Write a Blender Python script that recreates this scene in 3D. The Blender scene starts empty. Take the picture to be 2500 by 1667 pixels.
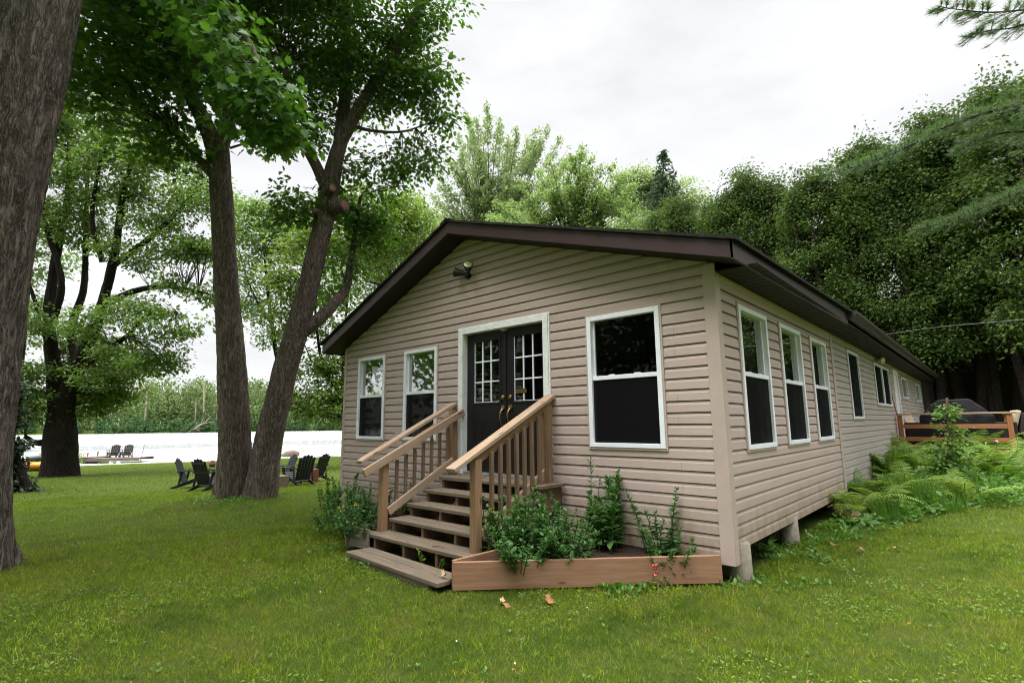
import bpy, bmesh, math, random
import numpy as np
from mathutils import Vector, Matrix

random.seed(7)
RNG = np.random.default_rng(7)
scene = bpy.context.scene
COL = scene.collection

# ------------------------------------------------------------------ camera
CAM = np.array([1.889, -5.067, 1.312])
YAW, ROLL, PIT, FPX = 0.7383, -0.0094, 0.1559, 1267.1        # focal length in pixels of a 2500 px wide frame
FW = np.array([-math.sin(YAW)*math.cos(PIT), math.cos(YAW)*math.cos(PIT), math.sin(PIT)])
_r = np.array([math.cos(YAW), math.sin(YAW), 0.0]); _u = np.cross(_r, FW)
RT = _r*math.cos(ROLL) + _u*math.sin(ROLL)
UP = _u*math.cos(ROLL) - _r*math.sin(ROLL)
cam = bpy.data.cameras.new('camera'); camo = bpy.data.objects.new('camera', cam); COL.objects.link(camo)
camo.matrix_world = Matrix(((RT[0], UP[0], -FW[0], CAM[0]), (RT[1], UP[1], -FW[1], CAM[1]),
                            (RT[2], UP[2], -FW[2], CAM[2]), (0, 0, 0, 1)))
cam.sensor_width = 36.0; cam.lens = FPX/2500*36.0
cam.clip_start = 0.05; cam.clip_end = 4000
scene.camera = camo

# ------------------------------------------------------------------ sky, sun, exposure
SUN_EL, SUN_ROT = math.radians(58), math.radians(200)
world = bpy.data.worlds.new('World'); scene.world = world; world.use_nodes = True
nt = world.node_tree; nt.nodes.clear()
def wn(t, **k):
    n = nt.nodes.new(t)
    for a, b in k.items(): setattr(n, a, b)
    return n
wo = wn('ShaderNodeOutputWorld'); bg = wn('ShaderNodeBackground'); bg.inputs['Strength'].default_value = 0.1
sky = wn('ShaderNodeTexSky', sky_type='NISHITA', sun_disc=False, sun_elevation=SUN_EL, sun_rotation=SUN_ROT)
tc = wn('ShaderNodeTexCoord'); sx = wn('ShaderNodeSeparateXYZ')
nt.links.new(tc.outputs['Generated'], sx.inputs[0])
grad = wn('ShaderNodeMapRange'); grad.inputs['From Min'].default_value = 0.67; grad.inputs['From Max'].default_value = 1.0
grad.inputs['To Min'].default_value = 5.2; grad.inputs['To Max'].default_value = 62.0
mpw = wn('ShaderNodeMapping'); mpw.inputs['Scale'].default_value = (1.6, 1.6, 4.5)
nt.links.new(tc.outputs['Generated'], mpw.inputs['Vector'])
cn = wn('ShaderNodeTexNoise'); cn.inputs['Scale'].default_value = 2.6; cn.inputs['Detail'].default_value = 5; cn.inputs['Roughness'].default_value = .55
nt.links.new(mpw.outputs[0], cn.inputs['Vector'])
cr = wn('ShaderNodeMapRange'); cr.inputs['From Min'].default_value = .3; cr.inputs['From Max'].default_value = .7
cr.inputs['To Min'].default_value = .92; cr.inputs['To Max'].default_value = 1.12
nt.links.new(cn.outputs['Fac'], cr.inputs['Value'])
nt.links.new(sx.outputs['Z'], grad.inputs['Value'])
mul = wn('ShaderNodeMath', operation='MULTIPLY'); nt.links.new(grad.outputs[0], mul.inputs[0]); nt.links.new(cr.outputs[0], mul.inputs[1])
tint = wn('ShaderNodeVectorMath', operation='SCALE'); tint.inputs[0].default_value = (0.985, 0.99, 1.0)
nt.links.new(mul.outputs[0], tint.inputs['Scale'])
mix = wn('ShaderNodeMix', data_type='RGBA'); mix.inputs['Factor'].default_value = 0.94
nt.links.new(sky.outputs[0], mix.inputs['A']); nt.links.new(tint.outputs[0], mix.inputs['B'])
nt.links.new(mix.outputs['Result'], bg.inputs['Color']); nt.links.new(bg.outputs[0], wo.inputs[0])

sun = bpy.data.lights.new('sun', 'SUN'); sun.energy = 1.5; sun.angle = math.radians(25); sun.color = (1.0, 0.975, 0.94)
suno = bpy.data.objects.new('sun', sun); COL.objects.link(suno)
_sd = Vector((-math.sin(SUN_ROT)*math.cos(SUN_EL)*-1, math.cos(SUN_ROT)*math.cos(SUN_EL), math.sin(SUN_EL)))
suno.rotation_euler = _sd.to_track_quat('Z', 'Y').to_euler(); suno.location = (0, 0, 30)

scene.view_settings.view_transform = 'Standard'; scene.view_settings.look = 'None'
scene.view_settings.exposure = 0.95; scene.view_settings.gamma = 1.0
scene.render.engine = 'CYCLES'
cy = scene.cycles
cy.use_denoising = True; cy.use_adaptive_sampling = False; cy.filter_width = 1.05
cy.max_bounces = 7; cy.diffuse_bounces = 3; cy.glossy_bounces = 3; cy.transmission_bounces = 3; cy.transparent_max_bounces = 10
cy.caustics_reflective = False; cy.caustics_refractive = False; cy.sample_clamp_indirect = 6

# ------------------------------------------------------------------ helpers
def at(u, v, D):
    """a world point seen at photo pixel (u, v), D metres deep"""
    return CAM + (FW + RT*((u-1250)/FPX) - UP*((v-833.5)/FPX))*D
WM = {}
def wm(o): return WM.get(o.name, Matrix.Identity(4))
def tag(o, label=None, cat=None, group=None, kind=None):
    if label: o['label'] = label
    if cat: o['category'] = cat
    if group: o['group'] = group
    if kind: o['kind'] = kind
    return o
def attach(o, parent):
    if parent is not None:
        o.parent = parent; o.matrix_parent_inverse = wm(parent).inverted()
def thing(name, label, cat, loc=(0, 0, 0), rz=0.0, group=None):
    o = bpy.data.objects.new(name, None); COL.objects.link(o)
    o.empty_display_size = .2
    o.location = loc; o.rotation_euler = (0, 0, rz)
    WM[o.name] = Matrix.Translation(Vector(loc)) @ Matrix.Rotation(rz, 4, 'Z')
    return tag(o, label, cat, group)
def children(o): return [c for c in COL.objects if c.parent == o]
def copy_tree(o, kids=None, parent=None):
    c = o.copy(); COL.objects.link(c)
    if parent is not None: c.parent = parent
    for ch in KIDS.get(o.name, []): copy_tree(ch, None, c)
    return c
KIDS = {}
def link(name, me, mats, parent=None, M=None):
    o = bpy.data.objects.new(name, me); COL.objects.link(o)
    for m in (mats if isinstance(mats, (list, tuple)) else [mats]): me.materials.append(m)
    W = M if M is not None else Matrix.Identity(4)
    o.matrix_basis = W; WM[o.name] = W
    attach(o, parent)
    if parent is not None: KIDS.setdefault(parent.name, []).append(o)
    return o

class MB:
    def __init__(s): s.v = []; s.f = []
    def add(s, vs, fs):
        n = len(s.v); s.v += [tuple(map(float, p)) for p in vs]; s.f += [tuple(i+n for i in f) for f in fs]; return s
    def hexa(s, c8):
        return s.add(c8, [(0, 3, 2, 1), (4, 5, 6, 7), (0, 1, 5, 4), (1, 2, 6, 5), (2, 3, 7, 6), (3, 0, 4, 7)])
    def box(s, x0, x1, y0, y1, z0, z1):
        return s.hexa([(x0, y0, z0), (x1, y0, z0), (x1, y1, z0), (x0, y1, z0), (x0, y0, z1), (x1, y0, z1), (x1, y1, z1), (x0, y1, z1)])
    def prism(s, poly, d):
        d = np.array(d, float); n = len(poly); a = [np.array(p, float) for p in poly]
        return s.add(a+[p+d for p in a], [tuple(range(n))[::-1], tuple(range(n, 2*n))]+[(i, (i+1) % n, n+(i+1) % n, n+i) for i in range(n)])
    def tube(s, pts, rad, n=8, cap=True):
        pts = [np.array(p, float) for p in pts]
        if not hasattr(rad, '__len__'): rad = [rad]*len(pts)
        V = []; u = None
        for i, p in enumerate(pts):
            d = pts[min(i+1, len(pts)-1)]-pts[max(i-1, 0)]; d = d/(np.linalg.norm(d)+1e-9)
            if u is None:
                a = np.array([0, 0, 1.]) if abs(d[2]) < .9 else np.array([1., 0, 0]); u = np.cross(a, d)
            u = u-d*(u@d); u = u/(np.linalg.norm(u)+1e-9); w = np.cross(d, u)
            for k in range(n):
                t = 2*math.pi*k/n; V.append(p+(u*math.cos(t)+w*math.sin(t))*rad[i])
        F = [(i*n+k, i*n+(k+1) % n, (i+1)*n+(k+1) % n, (i+1)*n+k) for i in range(len(pts)-1) for k in range(n)]
        if cap: F += [tuple(range(n))[::-1], tuple(range((len(pts)-1)*n, len(pts)*n))]
        return s.add(V, F)
    def build(s, name, mat, parent=None, smooth=False, bevel=0, M=None, angle=40):
        me = bpy.data.meshes.new(name); me.from_pydata(s.v, [], s.f); me.update()
        o = link(name, me, mat, parent, M)
        if smooth:
            for p in me.polygons: p.use_smooth = True
            me.set_sharp_from_angle(angle=math.radians(angle))
        if bevel:
            b = o.modifiers.new('bevel', 'BEVEL'); b.width = bevel; b.segments = 2; b.limit_method = 'ANGLE'
        return o
def fast_mesh(name, V, F, mat, parent=None, smooth=False, fmat=None):
    me = bpy.data.meshes.new(name); F = np.ascontiguousarray(F, np.int32); nF, k = F.shape
    me.vertices.add(len(V)); me.vertices.foreach_set('co', np.ascontiguousarray(V, np.float32).ravel())
    me.loops.add(nF*k); me.loops.foreach_set('vertex_index', F.ravel())
    me.polygons.add(nF); me.polygons.foreach_set('loop_start', np.arange(0, nF*k, k, dtype=np.int32))
    if smooth: me.polygons.foreach_set('use_smooth', np.ones(nF, bool))
    if fmat is not None: me.polygons.foreach_set('material_index', np.ascontiguousarray(fmat, np.int32))
    me.update(calc_edges=True)
    return link(name, me, mat, parent)
def beam(name, p, q, w, h, mat, parent=None, up=(0, 0, 1), bevel=.004):
    """a board from p to q: w across, h along 'up'; local X runs along the grain"""
    p = Vector(p); q = Vector(q); d = (q-p); L = d.length; d.normalize()
    y = Vector(up).cross(d); y.normalize(); z = d.cross(y)
    M = Matrix(((d.x, y.x, z.x, p.x), (d.y, y.y, z.y, p.y), (d.z, y.z, z.z, p.z), (0, 0, 0, 1)))
    return MB().box(0, L, -w/2, w/2, -h/2, h/2).build(name, mat, parent, bevel=bevel, M=M)

def vnoise(P, seed=0):
    P = np.asarray(P, float); i = np.floor(P).astype(np.int64); f = P-i; f = f*f*(3-2*f)
    def h(a):
        n = (a[..., 0]*374761393+a[..., 1]*668265263+a[..., 2]*2147483647+seed*1274126177) & 0xffffffff
        n = ((n ^ (n >> 13))*1274126177) & 0xffffffff; n = (n ^ (n >> 16)) & 0xffffff
        return n/float(0xffffff)
    r = 0
    for dx in (0, 1):
        for dy in (0, 1):
            for dz in (0, 1):
                w = (f[..., 0] if dx else 1-f[..., 0])*(f[..., 1] if dy else 1-f[..., 1])*(f[..., 2] if dz else 1-f[..., 2])
                r = r+w*h(i+np.array([dx, dy, dz]))
    return r
def fbm(P, seed=0, o=3):
    P = np.asarray(P, float); return sum(vnoise(P*2**k, seed+k)*.5**k for k in range(o))/sum(.5**k for k in range(o))

# ------------------------------------------------------------------ terrain height
def zg(x, y):
    x = np.asarray(x, float); y = np.asarray(y, float)
    s = -.94*x+.34*y
    z = np.interp(s, [-300, -8, 0, 5, 10.2, 16, 30, 45, 49.8, 53, 288, 296, 310, 350, 900],
                  [.6, -.13, -.16, -.21, -.34, -.55, -1.05, -1.5, -1.69, -2.6, -2.6, -1.4, -.6, .6, 6])
    z = z+.022*np.clip(y-1, 0, 14)*np.clip((x+9)/4, 0, 1)*np.clip((60-y)/30, 0, 1)
    z = z+.13*np.exp(-((x+11.0)**2+(y+.2)**2)/2.0)
    land = np.clip((49-s)/8, 0, 1)
    z = z+land*(.05*(vnoise(np.stack([x*.35, y*.35, 0*x], -1), 3)-.5)+.02*(vnoise(np.stack([x*1.3, y*1.3, 0*x], -1), 4)-.5))*np.clip((np.abs(y+1)+np.abs(x+3)-3)/4, .15, 1)
    return z
def G(x, y, dz=0.0): return (float(x), float(y), float(zg(x, y))+dz)
def ground_at(u, v):
    d = FW + RT*((u-1250)/FPX) - UP*((v-833.5)/FPX); t = 1.0
    for _ in range(6000):
        p = CAM+d*t
        if p[2] <= float(zg(p[0], p[1])): break
        t += .01 if t < 20 else .05
    return p

# ------------------------------------------------------------------ materials
def newmat(name):
    m = bpy.data.materials.new(name); m.use_nodes = True; n = m.node_tree; n.nodes.clear(); return m, n
class NG:
    def __init__(s, name):
        s.m, s.t = newmat(name); s.out = s.n('ShaderNodeOutputMaterial')
    def n(s, t, ins=None, **k):
        n = s.t.nodes.new(t)
        for a, b in k.items(): setattr(n, a, b)
        for a, b in (ins or {}).items(): s.set(n, a, b)
        return n
    def set(s, n, a, b):
        if isinstance(b, bpy.types.NodeSocket): s.t.links.new(b, n.inputs[a])
        else:
            i = n.inputs[a]
            if hasattr(i.default_value, '__len__') and hasattr(b, '__len__') and len(i.default_value) == 4 and len(b) == 3: b = (*b, 1)
            i.default_value = b
    def noise(s, vec, scale, detail=3, rough=.55, dist=0):
        return s.n('ShaderNodeTexNoise', {'Vector': vec, 'Scale': scale, 'Detail': detail, 'Roughness': rough, 'Distortion': dist}).outputs['Fac']
    def ramp(s, f, a, b, c0, c1):
        return s.mixc(s.rng(f, a, b), c0, c1)
    def rng(s, f, a, b, lo=0., hi=1.):
        return s.n('ShaderNodeMapRange', {'Value': f, 'From Min': a, 'From Max': b, 'To Min': lo, 'To Max': hi}).outputs[0]
    def mixc(s, f, a, b, mode='MIX'):
        n = s.n('ShaderNodeMix', data_type='RGBA', blend_type=mode); s.set(n, 'Factor', f)
        for k, x in (('A', a), ('B', b)):
            i = [q for q in n.inputs if q.identifier == k+'_Color'][0]
            if isinstance(x, bpy.types.NodeSocket): s.t.links.new(x, i)
            else: i.default_value = (*x, 1) if len(x) == 3 else x
        return [q for q in n.outputs if q.identifier == 'Result_Color'][0]
    def math(s, op, a, b=0.):
        n = s.n('ShaderNodeMath', operation=op); s.set(n, 0, a); s.set(n, 1, b); return n.outputs[0]
    def coord(s, which='Object', scale=None, rnd=False):
        o = s.n('ShaderNodeTexCoord').outputs[which]
        if rnd:
            ri = s.n('ShaderNodeObjectInfo').outputs['Random']
            sc = s.n('ShaderNodeVectorMath', operation='SCALE'); sc.inputs[0].default_value = (37, 53, 71); s.t.links.new(ri, sc.inputs['Scale'])
            ad = s.n('ShaderNodeVectorMath', {0: o, 1: sc.outputs[0]}, operation='ADD'); o = ad.outputs[0]
        if scale is not None: o = s.n('ShaderNodeMapping', {'Vector': o, 'Scale': scale}).outputs[0]
        return o
    def bump(s, h, strength=.5, dist=.01):
        return s.n('ShaderNodeBump', {'Height': h, 'Strength': strength, 'Distance': dist}).outputs[0]
    def pbr(s, col, rough=.6, spec=.5, normal=None, metal=0.):
        n = s.n('ShaderNodeBsdfPrincipled', {'Base Color': col, 'Roughness': rough, 'Specular IOR Level': spec, 'Metallic': metal})
        if normal is not None: s.set(n, 'Normal', normal)
        return n.outputs[0]
    def done(s, sh): s.t.links.new(sh, s.out.inputs[0]); return s.m

def plain(name, col, rough=.6, spec=.5, var=.12, scale=9., bump=0., metal=0.):
    g = NG(name); c = g.coord(rnd=True)
    f = g.noise(c, scale, 4, .6)
    colr = g.ramp(f, .3, .7, tuple(x*(1-var) for x in col), tuple(min(1, x*(1+var)) for x in col))
    nrm = g.bump(g.noise(c, scale*6, 3), bump, .004) if bump else None
    return g.done(g.pbr(colr, rough, spec, nrm, metal))
def wood(name, c0, c1, grain=1.0, rough=.75, knots=True, grey=None):
    g = NG(name); c = g.coord(rnd=True)
    a = g.n('ShaderNodeMapping', {'Vector': c, 'Scale': (1.3*grain, 26*grain, 26*grain)}).outputs[0]
    f = g.noise(a, 1.6, 5, .62, .6)
    b = g.n('ShaderNodeMapping', {'Vector': c, 'Scale': (2.2, 5, 5)}).outputs[0]
    f2 = g.noise(b, 1.2, 3, .6)
    col = g.ramp(f, .32, .68, c0, c1)
    col = g.mixc(g.rng(f2, .35, .7, 0, .55), col, grey if grey else tuple(x*.72 for x in c0))
    if knots:
        v = g.n('ShaderNodeTexVoronoi', {'Vector': g.n('ShaderNodeMapping', {'Vector': c, 'Scale': (2.1, 7, 7)}).outputs[0], 'Scale': 1.0}).outputs['Distance']
        col = g.mixc(g.rng(v, .05, .12, .8, 0), col, tuple(x*.25 for x in c0))
    return g.done(g.pbr(col, rough, .25, g.bump(f, .5, .004)))

def leafmat(name, dark, light, trans, tf=.35, clump=1.1, rough=.5, spec=.35):
    g = NG(name); isl = g.n('ShaderNodeNewGeometry').outputs['Random Per Island']
    c = g.coord('Object'); f = g.noise(c, clump, 3, .6)
    k = g.math('ADD', g.math('MULTIPLY', isl, .55), g.rng(f, .35, .65, 0, .45))
    col = g.mixc(k, dark, light)
    tr = g.mixc(k, tuple(x*.75 for x in trans), trans)
    p = g.pbr(col, rough, spec); t = g.n('ShaderNodeBsdfTranslucent', {'Color': tr}).outputs[0]
    ms = g.n('ShaderNodeMixShader', {0: tf, 1: p, 2: t})
    return g.done(ms.outputs[0])
def barkmat(name, dark, light, sc=1.0, lichen=.0, bump=1.0):
    g = NG(name); c = g.coord()
    w = g.noise(c, 3*sc, 3, .6)
    off = g.n('ShaderNodeVectorMath', operation='SCALE'); off.inputs['Scale'].default_value = .12/sc
    nv = g.n('ShaderNodeTexNoise', {'Vector': c, 'Scale': 2.5*sc, 'Detail': 3}).outputs['Color']; g.t.links.new(nv, off.inputs[0])
    cc = g.n('ShaderNodeVectorMath', {0: c, 1: off.outputs[0]}, operation='ADD').outputs[0]
    m = g.n('ShaderNodeMapping', {'Vector': cc, 'Scale': (15*sc, 15*sc, 1.7*sc)}).outputs[0]
    n1 = g.noise(m, 1.0, 3, .6, .9)
    rdg = g.rng(g.math('ABSOLUTE', g.math('SUBTRACT', n1, .5)), .0, .16)
    m2 = g.n('ShaderNodeMapping', {'Vector': cc, 'Scale': (34*sc, 34*sc, 5*sc)}).outputs[0]
    r2 = g.rng(g.math('ABSOLUTE', g.math('SUBTRACT', g.noise(m2, 1.0, 3, .6, .6), .5)), .0, .14)
    fine = g.noise(g.n('ShaderNodeMapping', {'Vector': c, 'Scale': (70*sc, 70*sc, 26*sc)}).outputs[0], 1, 4, .75)
    h = g.math('ADD', g.math('ADD', g.math('MULTIPLY', rdg, .45), g.math('MULTIPLY', r2, .3)), g.math('MULTIPLY', fine, .7))
    col = g.ramp(h, .42, 1.05, dark, light)
    col = g.mixc(g.rng(w, .45, .75, 0, .5), col, tuple(x*.6 for x in light))
    if lichen:
        l = g.noise(c, 9*sc, 4, .7); col = g.mixc(g.rng(l, .66, .72, 0, lichen), col, (.30, .31, .25))
    return g.done(g.pbr(col, .9, .15, g.bump(h, bump, .03/sc)))

def siding_mat(name, c, streak, dirt=0.0):
    g = NG(name); o = g.coord()
    f = g.noise(g.n('ShaderNodeMapping', {'Vector': o, 'Scale': (1.1, 1.1, 9)}).outputs[0], 1.0, 4, .6)
    col = g.ramp(f, .3, .7, tuple(x*.94 for x in c), tuple(x*1.05 for x in c))
    f2 = g.noise(g.n('ShaderNodeMapping', {'Vector': o, 'Scale': (7, 7, .9)}).outputs[0], 1.0, 4, .65)
    col = g.mixc(g.rng(f2, .5, .78, 0, streak), col, (.50, .49, .46))
    z = g.n('ShaderNodeSeparateXYZ', {0: o}).outputs['Z']
    dm = g.math('MULTIPLY', g.rng(z, .12, .62, 1, 0), g.rng(g.noise(g.n('ShaderNodeMapping', {'Vector': o, 'Scale': (5, 5, 1.5)}).outputs[0], 1.4, 4, .7), .3, .7, .15, 1))
    col = g.mixc(g.math('MULTIPLY', dm, dirt), col, (.20, .15, .085))
    sp = g.n('ShaderNodeSeparateXYZ', {0: o}); bv = g.n('ShaderNodeCombineXYZ', {0: g.math('ADD', g.math('ADD', sp.outputs['X'], sp.outputs['Y']), 40.0), 1: g.math('ADD', sp.outputs['Z'], -.12+.1143*40)}).outputs[0]
    bk = g.n('ShaderNodeTexBrick', {'Vector': bv, 'Scale': 1.0, 'Mortar Size': .0026, 'Mortar Smooth': .1, 'Brick Width': 3.4, 'Row Height': .1143}, offset=.37, offset_frequency=2, squash=1.13, squash_frequency=3).outputs['Fac']
    col = g.mixc(g.math('MULTIPLY', bk, .5), col, (.09, .07, .06))
    gr = g.noise(g.n('ShaderNodeMapping', {'Vector': o, 'Scale': (6, 6, 60)}).outputs[0], 4.0, 3, .7)
    return g.done(g.pbr(col, .5, .35, g.bump(gr, .12, .002)))

M_SIDE = siding_mat('siding_vinyl', (.435, .338, .302), .08, 1.0)
M_SIDE_OLD = siding_mat('siding_vinyl_faded', (.41, .355, .325), .45, .5)
M_TRIM = plain('siding_trim', (.44, .346, .308), .5, .35, .05, 4)
M_WHITE = plain('white_vinyl', (.78, .80, .85), .4, .4, .05, 5)
M_PAINT = plain('white_paint', (.72, .73, .72), .55, .3, .1, 14, .2)
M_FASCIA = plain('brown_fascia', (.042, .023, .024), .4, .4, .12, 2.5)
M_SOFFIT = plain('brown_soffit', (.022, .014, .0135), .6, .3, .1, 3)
M_GUTTER = plain('brown_gutter', (.035, .025, .023), .4, .4, .3, 5)
M_DOOR = plain('black_door_paint', (.011, .010, .011), .45, .25, .2, 8, .1)
M_BRASS = plain('brass', (.26, .175, .075), .35, .5, .25, 30, 0, .9)
M_BRASS_DARK = plain('engraved_lines', (.10, .065, .02), .5, .3, .1, 30)
M_CONC = plain('concrete', (.27, .235, .19), .9, .2, .25, 18, .9)
M_INT = plain('interior_panel', (.05, .036, .026), .7, .2, .3, 2)
M_CURTAIN = plain('grey_curtain', (.22, .22, .22), .9, .1, .1, 3)
M_JAMB = plain('pine_jamb', (.34, .17, .06), .6, .3, .2, 6)
M_SOIL = plain('soil', (.035, .024, .017), .95, .1, .5, 22, 1.0)
M_WOOD = wood('weathered_tread_wood', (.105, .078, .052), (.225, .17, .115), 1, .8, True, (.12, .105, .085))
M_RAIL = wood('weathered_rail_wood', (.30, .185, .11), (.44, .315, .215), 1, .7, True, (.30, .245, .19))
M_POST = wood('brown_post_wood', (.22, .115, .055), (.36, .22, .125), 1, .75, True, (.2, .14, .09))
M_BALU = wood('dark_baluster_wood', (.13, .075, .042), (.24, .15, .09), 1, .8, False, (.14, .1, .07))
M_RED = wood('redwood_board', (.22, .115, .065), (.34, .20, .12), .8, .75, True, (.26, .13, .075))
M_GREYWOOD = wood('grey_board', (.16, .13, .10), (.29, .25, .21), 1, .85, True, (.15, .12, .09))
M_DECK = wood('cedar_deck_wood', (.26, .105, .038), (.40, .185, .075), .8, .6, True, (.25, .11, .045))
M_BLACKCH = plain('black_plastic_lumber', (.016, .017, .020), .55, .3, .15, 12)
M_DOCKCH = plain('dark_brown_lumber', (.05, .04, .035), .6, .3, .2, 10)
M_COVER = plain('black_cover_fabric', (.010, .010, .012), .75, .15, .25, 3, .3)
M_CUSH = plain('beige_cushion', (.42, .33, .25), .9, .1, .1, 6, .2)
M_WICKER = plain('dark_wicker', (.03, .022, .018), .7, .3, .2, 30, .5)
M_BIN = plain('blue_bin', (.008, .014, .035), .45, .4, .1, 4)
M_BAG = plain('black_bag', (.01, .01, .012), .35, .5, .1, 12, .8)
M_LENS = plain('floodlight_lens', (.23, .30, .08), .15, .6, .15, 60, .3)
M_BLACK = plain('black_enamel', (.009, .009, .012), .4, .4, .1, 20)
M_ORANGE = plain('orange_hull', (.62, .25, .012), .35, .45, .08, 3)
M_DARKPLASTIC = plain('dark_teal_plastic', (.015, .03, .04), .4, .4, .1, 5)
M_DOCK = wood('dock_planks', (.20, .16, .14), (.34, .29, .26), .6, .8, False, (.2, .17, .15))
M_DOCKF = wood('dock_frame', (.09, .06, .05), (.17, .12, .10), .6, .8, False, (.1, .07, .06))
M_FLOAT = plain('white_float', (.7, .72, .74), .4, .4, .05, 5)
M_ROCK = plain('mossy_rock', (.16, .12, .09), .9, .2, .35, 6, .8)
M_LOG = wood('log_block', (.12, .085, .065), (.23, .17, .135), .6, .9, False, (.1, .08, .06))
M_RUST = plain('red_brown_block', (.15, .058, .034), .7, .3, .3, 8, .3)
M_BARK = barkmat('furrowed_bark', (.035, .026, .02), (.25, .208, .178), 1.0, .75)
M_BARK2 = barkmat('brown_bark', (.045, .033, .026), (.27, .215, .18), 1.15, .55)
M_BARKD = barkmat('dark_bark', (.012, .009, .008), (.055, .043, .036), .8)
M_BARKT = plain('twig_bark', (.045, .034, .026), .9, .2, .3, 9)
M_PALE = plain('pale_dead_wood', (.34, .28, .23), .9, .2, .2, 2)
M_CUT = plain('cut_wood', (.22, .12, .07), .9, .2, .4, 25, .5)
M_OLDLEAF = plain('dry_leaf', (.24, .115, .05), .8, .2, .35, 20)
M_TAN = plain('pale_dry_leaf', (.38, .25, .15), .85, .2, .2, 25)

L_MAPLE = leafmat('oak_leaves', (.026, .068, .010), (.062, .130, .020), (.13, .30, .018), .36, 1.3)
L_NEAR = leafmat('near_leaves', (.035, .10, .014), (.07, .17, .026), (.13, .30, .02), .34, 2.0)
L_MID = leafmat('maple_leaves', (.058, .115, .018), (.11, .19, .035), (.22, .37, .045), .36, .5)
L_LIGHT = leafmat('light_maple_leaves', (.13, .185, .07), (.21, .28, .12), (.36, .48, .16), .46, .35)
L_LIGHT2 = leafmat('rounded_maple_leaves', (.10, .165, .042), (.18, .25, .08), (.30, .44, .10), .46, .6)
L_BRIGHT = leafmat('bright_leaves', (.075, .14, .018), (.135, .215, .04), (.25, .38, .04), .38, .6)  # brighter yellow-green leaf colour
L_CEDAR = leafmat('cedar_sprays', (.014, .036, .010), (.098, .155, .030), (.14, .23, .03), .28, 1.0, .7, .15)
L_SPRUCE = leafmat('spruce_needles', (.05, .085, .045), (.09, .14, .075), (.08, .13, .05), .15, .6, .7, .15)
L_PINE = leafmat('pine_needles', (.065, .125, .045), (.14, .22, .085), (.15, .26, .06), .25, .8)
L_SHRUB = leafmat('dark_shrub_leaves', (.010, .022, .008), (.02, .042, .013), (.03, .07, .01), .2, .8)
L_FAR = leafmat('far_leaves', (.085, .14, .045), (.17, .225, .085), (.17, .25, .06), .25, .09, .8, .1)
L_FARLOW = leafmat('far_bank_leaves', (.03, .075, .028), (.075, .135, .05), (.08, .15, .04), .2, .12, .8, .1)
L_HERB = leafmat('flower_foliage', (.042, .11, .028), (.09, .19, .05), (.13, .30, .04), .32, 6)
L_HERBY = leafmat('young_foliage', (.09, .19, .02), (.16, .27, .03), (.25, .4, .03), .35, 6)
L_FERN = leafmat('fern_fronds', (.12, .22, .03), (.25, .36, .065), (.32, .44, .05), .35, 2.5)
L_FERNG = leafmat('green_fern_fronds', (.075, .17, .022), (.16, .27, .04), (.2, .38, .03), .35, 2.5)
L_COVER = leafmat('ground_cover_leaves', (.05, .125, .02), (.12, .235, .035), (.16, .36, .03), .35, 2)
L_VINE = leafmat('vine_leaves', (.05, .13, .018), (.12, .22, .035), (.18, .34, .03), .35, 3)
M_PINK = plain('coral_petals', (.75, .12, .12), .7, .2, .25, 60)
M_YEL = plain('yellow_petals', (.75, .45, .03), .7, .2, .2, 60)
M_WHITEP = plain('white_petals', (.75, .72, .66), .8, .2, .1, 60)

def glass(name, tint=.75):
    g = NG(name); fr = g.n('ShaderNodeFresnel', {'IOR': 1.33}).outputs[0]
    t = g.n('ShaderNodeBsdfTransparent', {'Color': (tint, tint, tint)}).outputs[0]
    gl = g.n('ShaderNodeBsdfGlossy', {'Color': (.9, .9, .9), 'Roughness': .02}).outputs[0]
    return g.done(g.n('ShaderNodeMixShader', {0: g.math('MULTIPLY', fr, .55), 1: t, 2: gl}).outputs[0])
def screenmat():
    g = NG('insect_screen')
    t = g.n('ShaderNodeBsdfTransparent', {'Color': (1, 1, 1)}).outputs[0]
    d = g.pbr((.008, .008, .0085), .8, .06)
    return g.done(g.n('ShaderNodeMixShader', {0: .62, 1: t, 2: d}).outputs[0])
M_GLASS = glass('window_glass'); M_SCREEN = screenmat()

def grassmat(name, c):
    g = NG(name); o = g.coord(); f = g.noise(o, .55, 4, .6); f2 = g.noise(o, 3.2, 4, .65); f3 = g.noise(o, 24, 3, .7)
    col = g.ramp(f, .35, .68, (.045, .080, .009), (.085, .105, .018))
    col = g.mixc(g.rng(f2, .45, .75, 0, .6), col, (.110, .120, .026))
    col = g.mixc(g.rng(f3, .35, .7, 0, .55), col, (.022, .052, .008))
    if c == 'ground':
        for (x, y, r0, r1, a) in ((-10.2, -1.35, .35, 1.1, .75), (-7.2, -4.1, .5, 1.0, .6), (-31.2, -1.0, 1.2, 2.6, .5)):
            d = g.n('ShaderNodeVectorMath', {0: o, 1: (x, y, -.35)}, operation='DISTANCE').outputs['Value']
            k = g.math('MULTIPLY', g.rng(d, r0, r1, a, 0), g.rng(g.noise(o, 4, 4, .7), .35, .6))
            col = g.mixc(k, col, (.055, .034, .02))
        return g.done(g.pbr(col, .9, .1, g.bump(g.noise(o, 60, 4, .8), .9, .03)))
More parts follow.
